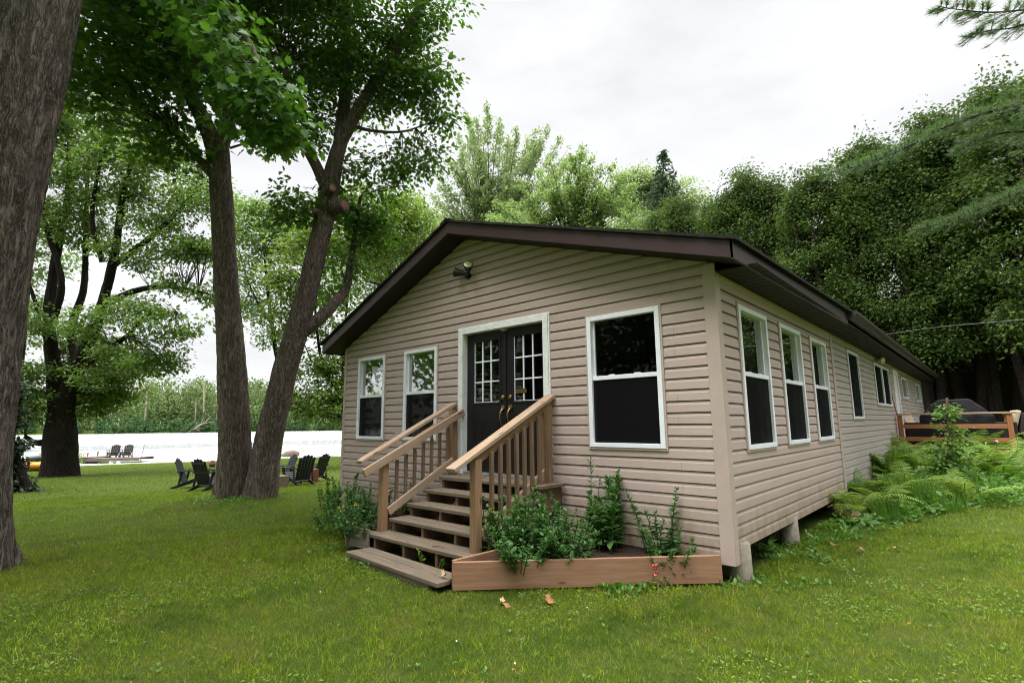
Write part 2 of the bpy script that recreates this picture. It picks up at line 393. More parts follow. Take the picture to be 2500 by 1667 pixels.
def blademat(name):
    g = NG(name); isl = g.n('ShaderNodeNewGeometry').outputs['Random Per Island']; o = g.coord()
    f = g.noise(o, .55, 4, .6); f2 = g.noise(o, 3.2, 4, .65)
    f4 = g.noise(o, 11, 3, .65)
    k = g.math('ADD', g.math('MULTIPLY', isl, .6), g.rng(f4, .35, .68, -.1, .45))
    col = g.mixc(k, (.036, .092, .008), (.39, .49, .028))
    col = g.mixc(g.rng(f, .40, .62, 0, .6), col, (.20, .26, .02))
    col = g.mixc(g.rng(f2, .52, .70, 0, .6), col, (.26, .22, .045))
    f5 = g.noise(o, 1.5, 4, .7); col = g.mixc(g.rng(f5, .50, .36, 0, .65), col, (.028, .078, .008))
    dry = g.math('GREATER_THAN', isl, .905)
    col = g.mixc(g.math('MULTIPLY', dry, .8), col, (.30, .23, .11))
    p = g.pbr(col, .6, .1); t = g.n('ShaderNodeBsdfTranslucent', {'Color': g.mixc(.5, col, (.16, .30, .02))}).outputs[0]
    return g.done(g.n('ShaderNodeMixShader', {0: .35, 1: p, 2: t}).outputs[0])
M_GROUND = grassmat('lawn_ground', 'ground'); M_BLADE = blademat('grass_blades')
L_CLOVER = leafmat('clover_leaves', (.085, .17, .02), (.19, .28, .035), (.24, .40, .03), .35, 2)

# ------------------------------------------------------------------ setting: ground and river
def axis(c, near, far, n):
    t = np.linspace(-1, 1, n); return c+np.sign(t)*(near*np.abs(t)+(far-near)*np.abs(t)**4.5)
gx = axis(-8, 40, 900, 220); gy = axis(0, 40, 900, 220)
X, Y = np.meshgrid(gx, gy, indexing='ij'); Z = zg(X, Y)
V = np.stack([X, Y, Z], -1).reshape(-1, 3); n = len(gy)
I = (np.arange(len(gx)-1)[:, None]*n+np.arange(n-1)[None]).ravel()
ground = fast_mesh('ground', V, np.stack([I, I+n, I+n+1, I+1], -1), M_GROUND, smooth=True); ground['kind'] = 'structure'

g = NG('river_water'); o = g.coord()
pn = g.n('ShaderNodeVectorMath', operation='DOT_PRODUCT'); pn.inputs[1].default_value = (-.94, .34, 0); g.t.links.new(o, pn.inputs[0])
sdist = pn.outputs['Value']
pt_ = g.n('ShaderNodeVectorMath', operation='DOT_PRODUCT'); pt_.inputs[1].default_value = (.34, .94, 0); g.t.links.new(o, pt_.inputs[0]); tdist = pt_.outputs['Value']
cv_ = g.n('ShaderNodeCombineXYZ', {0: g.math('MULTIPLY', sdist, .3), 1: g.math('MULTIPLY', tdist, .045)}).outputs[0]
cv2 = g.n('ShaderNodeCombineXYZ', {0: g.math('MULTIPLY', sdist, .05), 1: g.math('MULTIPLY', tdist, .009)}).outputs[0]
rip = g.noise(cv_, 1.0, 5, .68); rip2 = g.noise(cv2, 1.0, 4, .65)
wob = g.math('MULTIPLY', g.math('SUBTRACT', rip2, .5), 30)
sw = g.math('ADD', sdist, wob)
band = g.math('MULTIPLY', g.rng(sw, 78, 84), g.rng(sw, 104, 112, 1, 0))
calm = g.math('SUBTRACT', 1.0, g.math('MULTIPLY', band, .85))
calm = g.math('MULTIPLY', calm, g.rng(sdist, 225, 292, 1, .3))
nrm = g.n('ShaderNodeBump', {'Height': g.math('ADD', rip, g.math('MULTIPLY', rip2, 3.2)), 'Strength': calm, 'Distance': 1.5}).outputs[0]
wsh = g.n('ShaderNodeBsdfPrincipled', {'Base Color': (.78, .80, .83), 'Metallic': .28, 'Roughness': .05, 'IOR': 1.7, 'Specular IOR Level': 1.0, 'Normal': nrm}); M_WATER = g.done(wsh.outputs[0])
sA = np.array([-.94, .34]); tA = np.array([.34, .94]); wv = []
for s_ in (49.0, 70, 120, 200, 300):
    for t_ in (-500, -200, 0, 200, 500):
        p = sA*s_+tA*t_; wv.append((p[0], p[1], -1.72))
wf = [(i*5+j, (i+1)*5+j, (i+1)*5+j+1, i*5+j+1) for i in range(4) for j in range(4)]
me = bpy.data.meshes.new('river'); me.from_pydata(wv, [], wf); me.update(); river = link('river', me, M_WATER); river['kind'] = 'structure'

# ------------------------------------------------------------------ the house
W = 6.924; LEN = 20.97; JY = 4.96; P = .1143; ZB = .12
HR, HL, PX, PZ = 2.878, 2.72, -3.633, 4.04
house = thing('cottage', 'long single-storey cottage with tan vinyl siding and dark brown gable roof on the lawn', 'house', (-3.46, 10, -.16))
def siding(name, P0, T, N, z0, z1, lim, opens, mat, breaks=()):
    P0 = np.array(P0, float); T = np.array(T, float); N = np.array(N, float); mb = MB(); k = 0
    def pt(t, z, d): return P0+T*t+N*d+np.array([0, 0, z])
    zc = z0
    while zc < z1-.002:
        prof = [(zc, -.03), (zc, .020), (zc+.64*P, .017), (zc+P-.0068, .002), (zc+P-.0068, -.03)]
        for (za, da), (zb, db) in zip(prof[:-1], prof[1:]):
            flat_ = abs(zb-za) < 1e-6
            if flat_:
                segs = [(za, zb)]
            else:
                bs = sorted({za, min(zb, z1)} | {b for o in opens for b in (o[2], o[3]) if za < b < min(zb, z1)} | {b for b in breaks if za < b < zb})
                segs = list(zip(bs[:-1], bs[1:]))
            for a, b in segs:
                if a >= z1: continue
                m = (a+b)/2; l0a, l1a = lim(a); l0b, l1b = lim(b)
                if l1a-l0a < .02: continue
                fr = lambda z: da+(db-da)*((z-za)/(zb-za))
                d0, d1 = (da, db) if flat_ else (fr(a), fr(b))
                cuts = sorted([(o[0], o[1]) for o in opens if o[2]-1e-6 <= m <= o[3]+1e-6])
                cur = None; iv = []
                left = ('L',); 
                xs = [('L', None)]
                pos = None
                for c0, c1 in cuts: iv.append((pos, c0)); pos = c1
                iv.append((pos, None))
                for s, e in iv:
                    sa, sb = (l0a, l0b) if s is None else (s, s); ea, eb = (l1a, l1b) if e is None else (e, e)
                    if ea-sa < .005: continue
                    mb.add([pt(sa, a, d0), pt(ea, a, d0), pt(max(eb, sb), b, d1), pt(sb, b, d1)], [(0, 1, 2, 3)])
        zc += P
    o = mb.build(name, mat, house)
    return o
WIN_F = [(-1.505, -.587, 1.039, 2.531), (-6.446, -5.622, 1.064, 2.485), (-5.074, -4.245, 1.064, 2.485)]
WIN_S = [(.55, 1.499, 1.019, 2.546), (2.023, 3.009, 1.019, 2.546), (3.551, 4.543, 1.019, 2.546)]
WIN_S2 = [(6.445, 7.543, 1.33, 2.638), (9.509, 10.69, 1.651, 2.638), (10.70, 11.88, 1.651, 2.638), (14.51, 16.03, 1.949, 2.60), (18.48, 20.2, 1.949, 2.60)]
WIN_L = [(.42, 1.42, 1.064, 2.485)]
DOOR = (-3.66, -2.165, .30, 2.60)
sr = (PZ-HR)/(-PX); sl = (PZ-HL)/(W+PX)
def limF(z):
    a = -W if z <= HL else -W+(z-HL)/sl
    b = 0. if z <= HR else -(z-HR)/sr
    return (a, max(a, b))
siding('front_wall', (0, 0, 0), (1, 0, 0), (0, -1, 0), ZB-.085, PZ, limF, [(a+.01, b-.01, c+.01, d-.01) for a, b, c, d in WIN_F]+[DOOR], M_SIDE, (HL, HR))
siding('side_wall', (0, 0, 0), (0, 1, 0), (1, 0, 0), ZB, 2.80, lambda z: (0, JY), [(a+.01, b-.01, c+.01, d-.01) for a, b, c, d in WIN_S], M_SIDE)
siding('side_wall', (-.02, 0, 0), (0, 1, 0), (1, 0, 0), .17, 2.80, lambda z: (JY, LEN), [(a+.01, b-.01, c+.01, d-.01) for a, b, c, d in WIN_S2]+[(12.66, 13.63, .55, 2.66)], M_SIDE_OLD)
siding('side_wall', (-W, 0, 0), (0, 1, 0), (-1, 0, 0), .17, 2.74, lambda z: (0, LEN), [(a+.01, b-.01, c+.01, d-.01) for a, b, c, d in WIN_L], M_SIDE)
siding('rear_wall', (0, LEN, 0), (1, 0, 0), (0, 1, 0), .17, PZ, limF, [], M_SIDE_OLD, (HL, HR))
# corner posts, joint strip, frieze
mb = MB(); mb.box(-.105, .026, -.026, 0, 0, HR-.01); mb.box(0, .026, 0, .10, 0, 2.79); mb.build('corner_trim', M_TRIM, house, bevel=.005)
mb = MB(); mb.box(-W-.026, -W+.05, -.026, 0, .10, HL); mb.box(-W-.026, -W, 0, .09, .10, HL); mb.build('corner_trim', M_TRIM, house, bevel=.005)
mb = MB(); mb.box(0, .034, JY-.02, JY+.12, .16, 2.76); mb.build('joint_strip', M_TRIM, house, bevel=.005)
mb = MB(); mb.box(.001, .024, .10, JY-.02, 2.70, 2.79); mb.box(.001, .034, .10, JY-.02, 2.74, 2.765); mb.box(-.02, .008, JY+.12, LEN, 2.72, 2.79); mb.build('frieze', M_TRIM, house)
# floor deck and interior shell
mb = MB(); mb.box(-W+.06, -.06, .06, LEN-.06, .20, .58); mb.build('floor', M_INT, house)
mb = MB(); mb.box(-W+.02, -.03, .05, LEN-.03, 2.70, 2.715); mb.box(-W+.05, -.05, 5.0, 5.03, .58, 2.70); mb.box(-3.0, -2.97, 5.05, LEN-.05, .58, 2.70)
mb.build('interior_partition', M_INT, house)
mb = MB(); mb.box(-.38, -.31, .5, LEN-.3, -.6, .2); mb.box(-W+.6, -.62, .5, .57, -.6, .2); mb.build('underfloor_light_blocker', M_SOIL, house)  # dark walls added under the floor to keep the gap below unlit

def lbox(mb, P0, T, N, t0, t1, z0, z1, d0, d1):
    P0 = np.array(P0, float); T = np.array(T, float); N = np.array(N, float)
    q = lambda t, z, d: P0+T*t+N*d+np.array([0, 0, z])
    mb.hexa([q(t0, z0, d0), q(t1, z0, d0), q(t1, z0, d1), q(t0, z0, d1), q(t0, z1, d0), q(t1, z1, d0), q(t1, z1, d1), q(t0, z1, d1)])
def window(P0, T, N, w, style='hung', curtain=True, label=None):
    t0, t1, z0, z1 = w; f = .054; zm = z0+(z1-z0)*.515; A = (P0, T, N)
    mb = MB()
    lbox(mb, *A, t0, t0+f, z0, z1, -.05, .040); lbox(mb, *A, t1-f, t1, z0, z1, -.05, .040)
    lbox(mb, *A, t0+f, t1-f, z1-f, z1, -.05, .037); lbox(mb, *A, t0+f, t1-f, z0, z0+f*.9, -.05, .043)
    if style == 'hung':
        lbox(mb, *A, t0+f, t1-f, zm-.022, zm+.026, -.035, .022)
        for k in (.3, .7):
            tk = t0+f+(t1-t0-2*f)*k; lbox(mb, *A, tk-.035, tk+.035, zm+.026, zm+.036, -.02, .012)
        lbox(mb, *A, t0+f, t0+f+.022, zm+.026, z1-f, -.045, -.012); lbox(mb, *A, t1-f-.022, t1-f, zm+.026, z1-f, -.045, -.012)
    fr = mb.build('window', M_WHITE, house, bevel=.004)
    if label: fr['label'] = label
    mb = MB(); e = .022
    lbox(mb, *A, t0-e, t0-.001, z0-e, z1+e, .001, .030); lbox(mb, *A, t1+.001, t1+e, z0-e, z1+e, .001, .030)
    lbox(mb, *A, t0-.001, t1+.001, z1+.001, z1+e, .001, .028); lbox(mb, *A, t0-.001, t1+.001, z0-e, z0-.001, .001, .034)
    mb.build('window_trim', M_TRIM, fr)
    if style == 'hung':
        mb = MB(); lbox(mb, *A, t0+f, t1-f, zm+.02, z1-f+.002, -.030, -.026); mb.build('pane', M_GLASS, fr)
        mb = MB(); lbox(mb, *A, t0+f, t1-f, z0+f*.8, zm-.02, -.040, -.036); mb.build('pane', M_GLASS, fr)
        mb = MB(); lbox(mb, *A, t0+f, t1-f, z0+f*.8, zm-.02, .008, .010); mb.build('screen', M_SCREEN, fr)
    else:
        mb = MB(); lbox(mb, *A, t0+f, t1-f, z0+f*.8, z1-f+.002, -.030, -.026); mb.build('pane', M_GLASS, fr)
        if style == 'screen':
            mb = MB(); lbox(mb, *A, t0+f, t1-f, z0+f*.8, z1-f+.002, .008, .010); mb.build('screen', M_SCREEN, fr)
    if curtain:
        P_, T_, N_ = (np.array(q, float) for q in A); vs = []; fs = []; n = 60
        a, b = (t0+(t1-t0)*.5, t1+.1) if curtain == 'half' else (t0-.06, t1+.06)
        for i in range(n+1):
            t = a+(b-a)*i/n; d = -.16+.022*math.sin(i*1.15)+.01*math.sin(i*.53)
            for z in (z0-.1, z1+.03): vs.append(P_+T_*t+N_*d+np.array([0, 0, z]))
        for i in range(n): fs.append((2*i, 2*i+2, 2*i+3, 2*i+1))
        m = MB(); m.add(vs, fs); m.build('curtain', M_CURTAIN, fr, smooth=True)
    return fr
F_ = ((0, 0, 0), (1, 0, 0), (0, -1, 0)); S_ = ((0, 0, 0), (0, 1, 0), (1, 0, 0)); S2_ = ((-.02, 0, 0), (0, 1, 0), (1, 0, 0)); L_ = ((-W, 0, 0), (0, 1, 0), (-1, 0, 0))
window(*F_, WIN_F[0], 'hung', False)
window(*F_, WIN_F[1], 'hung', False); window(*F_, WIN_F[2], 'hung', False)
for w in WIN_S: window(*S_, w, 'hung', 'half')
window(*S2_, WIN_S2[0], 'screen', True)
for w in WIN_S2[1:3]: window(*S2_, w, 'screen', False)
for w in WIN_S2[3:]: window(*S2_, w, 'plain', True)
window(*L_, WIN_L[0], 'plain', False)
# inner wooden jambs seen through the two small front windows
for w in WIN_F[1:]:
    for a_, b_ in ((w[0]+.02, w[0]+.05), (w[1]-.05, w[1]-.02)): mb = MB(); lbox(mb, *F_, a_, b_, w[2], w[3], -.22, -.055); mb.build('window_jamb', M_JAMB, house)

# front double door
doorway = MB()
A = F_
lbox(doorway, *A, -3.741, -3.655, .62, 2.67, -.10, .045); lbox(doorway, *A, -2.165, -2.082, .40, 2.67, -.10, .045); lbox(doorway, *A, -3.655, -2.165, 2.59, 2.67, -.10, .044)
lbox(doorway, *A, -3.76, -3.742, .62, 2.69, .0, .036); lbox(doorway, *A, -2.081, -2.062, .40, 2.69, .0, .036); lbox(doorway, *A, -3.742, -2.081, 2.671, 2.69, .0, .034)
door_frame = doorway.build('door_frame', M_PAINT, house, bevel=.004)
mb = MB(); lbox(mb, *A, -3.655, -2.165, .575, .655, -.12, .02); mb.build('threshold', plain('aluminium', (.5, .5, .5), .35, .5, .1, 20, 0, .7), door_frame, bevel=.003)
mb = MB(); lbox(mb, *A, -3.655, -2.165, .26, .575, -.12, .004); mb.build('rim_board', M_INT, house)
def door_leaf(t0, t1, g0, g1, hx, side):
    z0, z1, zg0, zg1 = .66, 2.585, 1.60, 2.46
    mb = MB(); lbox(mb, *A, t0, g0, z0, z1, -.095, -.05); lbox(mb, *A, g1, t1, z0, z1, -.095, -.05)
    lbox(mb, *A, g0, g1, z0, zg0, -.095, -.05); lbox(mb, *A, g0, g1, zg1, z1, -.095, -.05)
    for a, b, c, d in ((g0-.03, g0, zg0-.03, zg1+.03), (g1, g1+.03, zg0-.03, zg1+.03), (g0, g1, zg0-.03, zg0), (g0, g1, zg1, zg1+.03)):
        lbox(mb, *A, a, b, c, d, -.05, -.040)
    gm = (g0+g1)/2
    for a, b in ((g0, gm-.03), (gm+.03, g1)):
        lbox(mb, *A, a, b, .80, 1.40, -.05, -.044); lbox(mb, *A, a+.04, b-.04, .84, 1.36, -.044, -.037)
    lf = mb.build('door', M_DOOR, house, bevel=.003)
    mb = MB(); lbox(mb, *A, g0, g1, zg0, zg1, -.075, -.07); mb.build('pane', M_GLASS, lf)
    mb = MB(); mw = .009
    for k in (1, 2):
        t = g0+(g1-g0)*k/3; lbox(mb, *A, t-mw, t+mw, zg0, zg1, -.066, -.052)
        z = zg0+(zg1-zg0)*k/3; lbox(mb, *A, g0, g1, z-mw, z+mw, -.068, -.0535)
    lbox(mb, *A, g0, g0+.008, zg0, zg1, -.066, -.054); lbox(mb, *A, g0+.008, g1, zg0, zg0+.008, -.066, -.055)
    mb.build('muntin_grid', M_WHITE, lf)
    mb = MB()
    mb.tube([(hx, .05, 1.655), (hx, .032, 1.655), (hx, .02, 1.655)], [.034, .032, .02], 16)
    mb.build('deadbolt', M_BRASS, lf, smooth=True)
    mb = MB(); mb.tube([(hx, .05, 1.52), (hx, .035, 1.52), (hx, .03, 1.52)], [.036, .034, .02], 16)
    pts = [(hx, .03, 1.50), (hx, .0, 1.47), (hx, -.018, 1.42), (hx, -.012, 1.36), (hx, .012, 1.30), (hx, .035, 1.272)]
    mb.tube(pts, [.016, .014, .013, .012, .011, .014], 10); mb.tube([(hx, .05, 1.27), (hx, .036, 1.27)], .02, 12)
    mb.build('handle', M_BRASS, lf, smooth=True)
    return lf
door_leaf(-3.65, -2.893, -3.50, -3.005, -2.935, -1)
dr = door_leaf(-2.872, -2.17, -2.735, -2.245, -2.80, 1)
mb = MB(); lbox(mb, *A, -2.894, -2.871, .66, 2.585, -.085, -.036); mb.build('astragal', M_DOOR, house, bevel=.003)
mb = MB(); lbox(mb, *A, -2.705, -2.52, 1.70, 1.757, -.052, -.047); pl = mb.build('door_plate', M_BRASS, dr)
mb = MB()
for zz, a, b in ((1.738, -2.69, -2.535), (1.716, -2.67, -2.555)):
    t = a
    while t < b:
        w_ = random.uniform(.006, .011); lbox(mb, *A, t, t+w_*.6, zz-.006, zz+.006, -.047, -.0462); t += w_
pl['label'] = 'small brass plate with two worn lines of lettering'
mb.build('engraved_text', M_BRASS_DARK, dr)
mb = MB(); lbox(mb, *A, -2.92, -2.845, 2.555, 2.59, -.05, .01); mb.build('door_latch', plain('tan_latch', (.34, .3, .2), .6), door_frame)
# side door with broad white casing
mb = MB(); lbox(mb, *S2_, 12.62, 12.75, .62, 2.70, -.05, .05); lbox(mb, *S2_, 13.54, 13.67, .62, 2.70, -.05, .05); lbox(mb, *S2_, 12.75, 13.54, 2.58, 2.70, -.05, .05)
lbox(mb, *S2_, 12.75, 13.54, .62, 2.58, -.05, .012)
mb.build('door', M_PAINT, house, bevel=.004)['label'] = 'white side door opening on the deck'

# roof
E0, E1 = -.37, LEN+.35
xr0, xl0 = .333, -7.165
zr0 = HR-sr*(.333); zl0 = HL-sl*(xl0+W)*-1
def zroof(x, off): return (PZ+off-(x-PX)*sr) if x >= PX else (PZ+off-(PX-x)*sl)
FT = .165
mb = MB()
for a, b in ((xl0, PX), (PX, xr0)):
    mb.prism([(a, E0+.026, zroof(a, .006)), (b, E0+.026, zroof(b, .006)), (b, E0+.026, zroof(b, .02)), (a, E0+.026, zroof(a, .02))], (0, -E0-.026-.002, 0))
mb.box(.03, xr0+.10, 0.001, E1, 2.775, 2.79); mb.box(xl0, -W-.03, 0.001, E1, 2.655, 2.67)
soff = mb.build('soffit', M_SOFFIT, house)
mb = MB(); k = .18
while k < E1-.1:
    mb.box(.035, xr0+.09, k, k+.008, 2.770, 2.7755); k += .145
mb.build('soffit_groove', M_GUTTER, soff)
mb = MB()
for a, b in ((xl0, PX), (PX, xr0)):
    mb.prism([(a, E0, zroof(a, -.004)), (b, E0, zroof(b, -.004)), (b, E0, zroof(b, FT)), (a, E0, zroof(a, FT))], (0, .025, 0))
mb.build('gable_fascia', M_FASCIA, house, bevel=.003)
zrb = zroof(xr0, 0)
mb = MB(); mb.add([(xr0, E0, zrb-.004), (xr0+.11, 4.15, zrb-.02), (xr0+.11, 4.15, zrb+FT), (xr0, E0, zrb+FT),
                   (xr0-.024, E0, zrb-.004), (xr0+.086, 4.15, zrb-.02), (xr0+.086, 4.15, zrb+FT), (xr0-.024, E0, zrb+FT)],
                  [(0, 1, 2, 3), (7, 6, 5, 4), (0, 4, 5, 1), (3, 2, 6, 7), (0, 3, 7, 4), (1, 5, 6, 2)])
mb.build('eave_fascia', M_FASCIA, house)
mb = MB(); mb.box(xl0-.02, xl0+.0, E0+.03, E1, zroof(xl0, 0)-.005, zroof(xl0, FT)); mb.build('eave_fascia', M_FASCIA, house)
mb = MB(); xg = xr0+.10
prof = [(xg, 0, 2.85), (xg, 0, 2.965), (xg+.012, 0, 2.975), (xg+.13, 0, 2.975), (xg+.135, 0, 2.93), (xg+.10, 0, 2.85)]
mb.prism([(x, 4.13, z-.02) for x, y, z in prof], (0, E1-4.13-.02, .06)); mb.build('gutter', M_GUTTER, house)
g = NG('dark_shingles'); o = g.coord(); f = g.noise(o, 60, 4, .8); f2 = g.noise(o, 5, 3, .6)
M_SHING = g.done(g.pbr(g.mixc(f, (.008, .008, .008), (.045, .04, .036)), .95, .15, g.bump(g.math('ADD', f, f2), 1.0, .015)))
mb = MB(); t0, t1 = FT+.004, FT+.036
def nz(q): return .006*math.sin(q*31)+.005*math.sin(q*13.7+1)
for a, b in ((xl0-.04, PX), (PX, xr0+.05)):
    n = 60
    for i in range(n):
        p, q = a+(b-a)*i/n, a+(b-a)*(i+1)/n
        zp, zq = zroof(p, t0), zroof(q, t0)
        mb.hexa([(p, E0-.035+nz(p), zp), (q, E0-.035+nz(q), zq), (q, E1, zq), (p, E1, zp),
                 (p, E0-.035+nz(p), zp+.032), (q, E0-.035+nz(q), zq+.032), (q, E1, zq+.032), (p, E1, zp+.032)])
# eave widens along the front section
mb.add([(xr0+.05, E0-.03, zroof(xr0+.05, t0)), (xr0+.18, 4.15, zroof(xr0+.05, t0)), (xr0+.18, E1, zroof(xr0+.05, t0)+.05), (xr0+.05, E1, zroof(xr0+.05, t0)),
        (xr0+.05, E0-.03, zroof(xr0+.05, t1)), (xr0+.18, 4.15, zroof(xr0+.05, t1)), (xr0+.18, E1, zroof(xr0+.05, t1)+.05), (xr0+.05, E1, zroof(xr0+.05, t1))],
       [(0, 3, 2, 1), (4, 5, 6, 7), (0, 1, 5, 4), (1, 2, 6, 5), (2, 3, 7, 6)])
mb.prism([(PX-.13, E0-.04, zroof(PX-.13, t1+.002)), (PX, E0-.04, zroof(PX, t1+.002)), (PX+.13, E0-.04, zroof(PX+.13, t1+.002)), (PX+.13, E0-.04, zroof(PX+.13, t1+.014)), (PX, E0-.04, zroof(PX, t1+.018)), (PX-.13, E0-.04, zroof(PX-.13, t1+.014))], (0, E1-E0, 0))
mb.build('roof', M_SHING, house)
# concrete foundation piers
for x, y in ((-.02, .22), (-.06, 2.02), (-.06, 4.6), (-W+.1, .25), (-.06, 8.0), (-W+.1, 5), (-3.4, .25)):
    zz = zg(x, y); mb = MB(); mb.tube([(x, y, zz-.1), (x, y, zz+.05), (x, y, .165), (x, y, .175)], [.108, .106, .10, .092], 22)
    mb.build('foundation_pier', M_CONC, house, smooth=True)

# floodlight over the door, small lamp under the eave
fl = thing('floodlight', 'black twin-head floodlight on the gable wall above the door', 'floodlight', (-3.56, -.03, 3.46))
mb = MB(); mb.tube([(-3.555, -.014, 3.455), (-3.555, -.05, 3.455)], .05, 16); mb.tube([(-3.555, -.05, 3.455), (-3.55, -.08, 3.47)], .03, 12); mb.build('mount', M_BLACK, fl, smooth=True)
for tip, base in (((-3.71, -.155, 3.515), (-3.565, -.06, 3.475)), ((-3.395, -.18, 3.565), (-3.52, -.06, 3.47))):
    b_ = np.array(base); t_ = np.array(tip); d = t_-b_
    mb = MB(); mb.tube([b_, b_+d*.35, b_+d*.75, t_, t_-d*.05], [.025, .036, .062, .07, .062], 18)
    hd = mb.build('lamp_head', M_BLACK, fl, smooth=True)
    mb = MB(); mb.tube([t_-d*.06, t_-d*.0, t_+d*.02], [.060, .058, .03], 18); mb.build('lens', M_LENS, hd, smooth=True)
wl = thing('wall_lamp', 'small round pale lamp under the side eave', 'lamp', (.05, 9.87, 2.70))
mb = MB(); mb.tube([(.0, 9.87, 2.70), (.06, 9.87, 2.70)], .05, 12); mb.build('mount', M_TRIM, wl, smooth=True)
mb = MB(); mb.tube([(.06, 9.87, 2.70), (.10, 9.85, 2.70), (.16, 9.83, 2.69), (.19, 9.82, 2.685)], [.03, .07, .085, .04], 14); mb.build('bulb', plain('pale_bulb', (.6, .58, .42), .3), wl, smooth=True)

# ------------------------------------------------------------------ front steps with rails
st = thing('wooden_steps', 'weathered wooden steps with railings leading up to the front door', 'steps', (-2.85, -1.0, -.16))
ny = [-1.50, -1.245, -.985, -.73, -.475]; tz = [.045, .19, .333, .476, .62]
for i in range(5):
    x0 = -3.93 if i == 0 else -3.64; x1 = -1.86 if i else -1.93
    dep = .30 if i < 4 else .43
    o = beam('tread', (x0+random.uniform(-.01, .01), ny[i]+dep*.25, tz[i]-.02), (x1+random.uniform(-.01, .01), ny[i]+dep*.25, tz[i]-.02), dep*.48, .04, M_WOOD, st, bevel=.006)
    o = beam('tread', (x0, ny[i]+dep*.75, tz[i]-.02), (x1, ny[i]+dep*.75, tz[i]-.02), dep*.48, .04, M_WOOD, st, bevel=.006)
for x in (-3.60, -3.04, -2.48, -1.97):
    poly = [(x, ny[0]+.03, -.17), (x, ny[0]+.03, tz[0]-.041)]
    for i in range(1, 5): poly += [(x, ny[i]+.03, tz[i-1]-.041), (x, ny[i]+.03, tz[i]-.041)]
    poly += [(x, -.03, tz[4]-.041), (x, -.03, .40), (x, -.35, .22), (x, -1.1, -.16)]
    MB().prism(poly, (.04, 0, 0)).build('stringer', M_BALU, st)
P1 = beam('post', (-3.70, -1.29, .045), (-3.70, -1.29, .86), .09, .09, M_POST, st, up=(0, 1, 0))
P2 = beam('post', (-3.725, -.15, .62), (-3.725, -.15, 1.50), .09, .09, M_POST, st, up=(0, 1, 0))
P3 = beam('post', (-2.055, -1.30, -.12), (-2.055, -1.30, .95), .09, .09, M_POST, st, up=(0, 1, 0))
P4 = beam('post', (-2.08, -.10, .40), (-2.08, -.10, 1.57), .09, .10, M_POST, st, up=(0, 1, 0))
nrm_up = (0, -.45, 1)
beam('handrail', (-2.06, -1.64, .86), (-2.06, .0-.03, 1.635), .14, .042, M_RAIL, st, up=nrm_up, bevel=.006)
beam('handrail', (-3.83, -1.56, .86), (-3.83, -.035, 1.60), .12, .04, M_RAIL, st, up=nrm_up, bevel=.006)
beam('handrail', (-3.635, -1.61, .742), (-3.635, -.035, 1.475), .042, .095, M_RAIL, st, up=nrm_up, bevel=.006)
beam('rail_backing', (-2.06, -1.30, .935), (-2.06, -.12, 1.49), .04, .085, M_POST, st, up=nrm_up)
beam('rail_backing', (-3.75, -1.44, .78), (-3.75, -.14, 1.42), .04, .085, M_POST, st, up=nrm_up)
beam('lower_rail', (-3.655, -1.245, .262), (-3.67, -.19, .81), .04, .095, M_RAIL, st, up=nrm_up)
beam('lower_rail', (-2.03, -1.255, .20), (-2.04, -.15, .755), .04, .095, M_RAIL, st, up=nrm_up)
MB().tube([(-3.76, -1.42, .80), (-3.73, -1.47, .78)], [.03, .034], 14).build('pole_end', M_RAIL, st, smooth=True)
for i in range(7):
    y = -1.10+i*.138; t = (y+1.25)/1.06
    beam('baluster', (-3.70, y, .23+t*.55), (-3.70, y, .80+t*.50), .036, .036, M_BALU, st, up=(0, 1, 0), bevel=.002)
for i in range(8):
    y = -1.13+i*.13; t = (y+1.25)/1.06
    beam('baluster', (-1.995, y, .10+t*.53), (-1.995, y, .96+t*.50), .038, .038, M_BALU, st, up=(0, 1, 0), bevel=.002)
pf = thing('plank_step', 'long low plank step lying in the grass before the steps', 'plank step', (-2.8, -1.7, -.17))
beam('board', (-3.62, -1.74, -.11), (-1.88, -1.86, -.10), .15, .04, M_WOOD, pf, bevel=.006); beam('board', (-3.60, -1.585, -.11), (-1.90, -1.70, -.10), .15, .04, M_WOOD, pf, bevel=.006)
beam('support', (-3.58, -1.77, -.16), (-2.05, -1.87, -.155), .05, .06, M_GREYWOOD, pf)

# ------------------------------------------------------------------ planter boxes
pr = thing('planter_box', 'reddish wooden triangular planter box at the right of the steps', 'planter', (-1.0, -.8, -.17))
beam('front_board', (-1.83, -1.80, -.035), (-.085, -.085, -.018), ( .045), .238, M_RED, pr)
beam('side_board', (-1.86, -1.77, -.03), (-1.80, -.35, -.03), .04, .24, M_RED, pr)
MB().prism([(-1.82, -1.74, .0), (-.14, -.10, .02), (-.14, -.03, .03), (-1.82, -.03, .03)], (0, 0, -.2)).build('soil', M_SOIL, pr)
pL = thing('planter_box', 'grey weathered planter box at the left of the steps', 'planter', (-4.9, -.7, -.17))
beam('front_board', (-4.02, -1.52, -.02), (-3.66, -1.50, -.02), .04, .22, M_GREYWOOD, pL)
beam('side_board', (-4.04, -1.54, -.03), (-6.6, -.20, -.03), .045, .26, M_GREYWOOD, pL)
MB().prism([(-4.0, -1.46, .0), (-3.70, -1.46, .0), (-3.70, -.03, .02), (-6.5, -.03, .02), (-6.5, -.16, .02)], (0, 0, -.2)).build('soil', M_SOIL, pL)

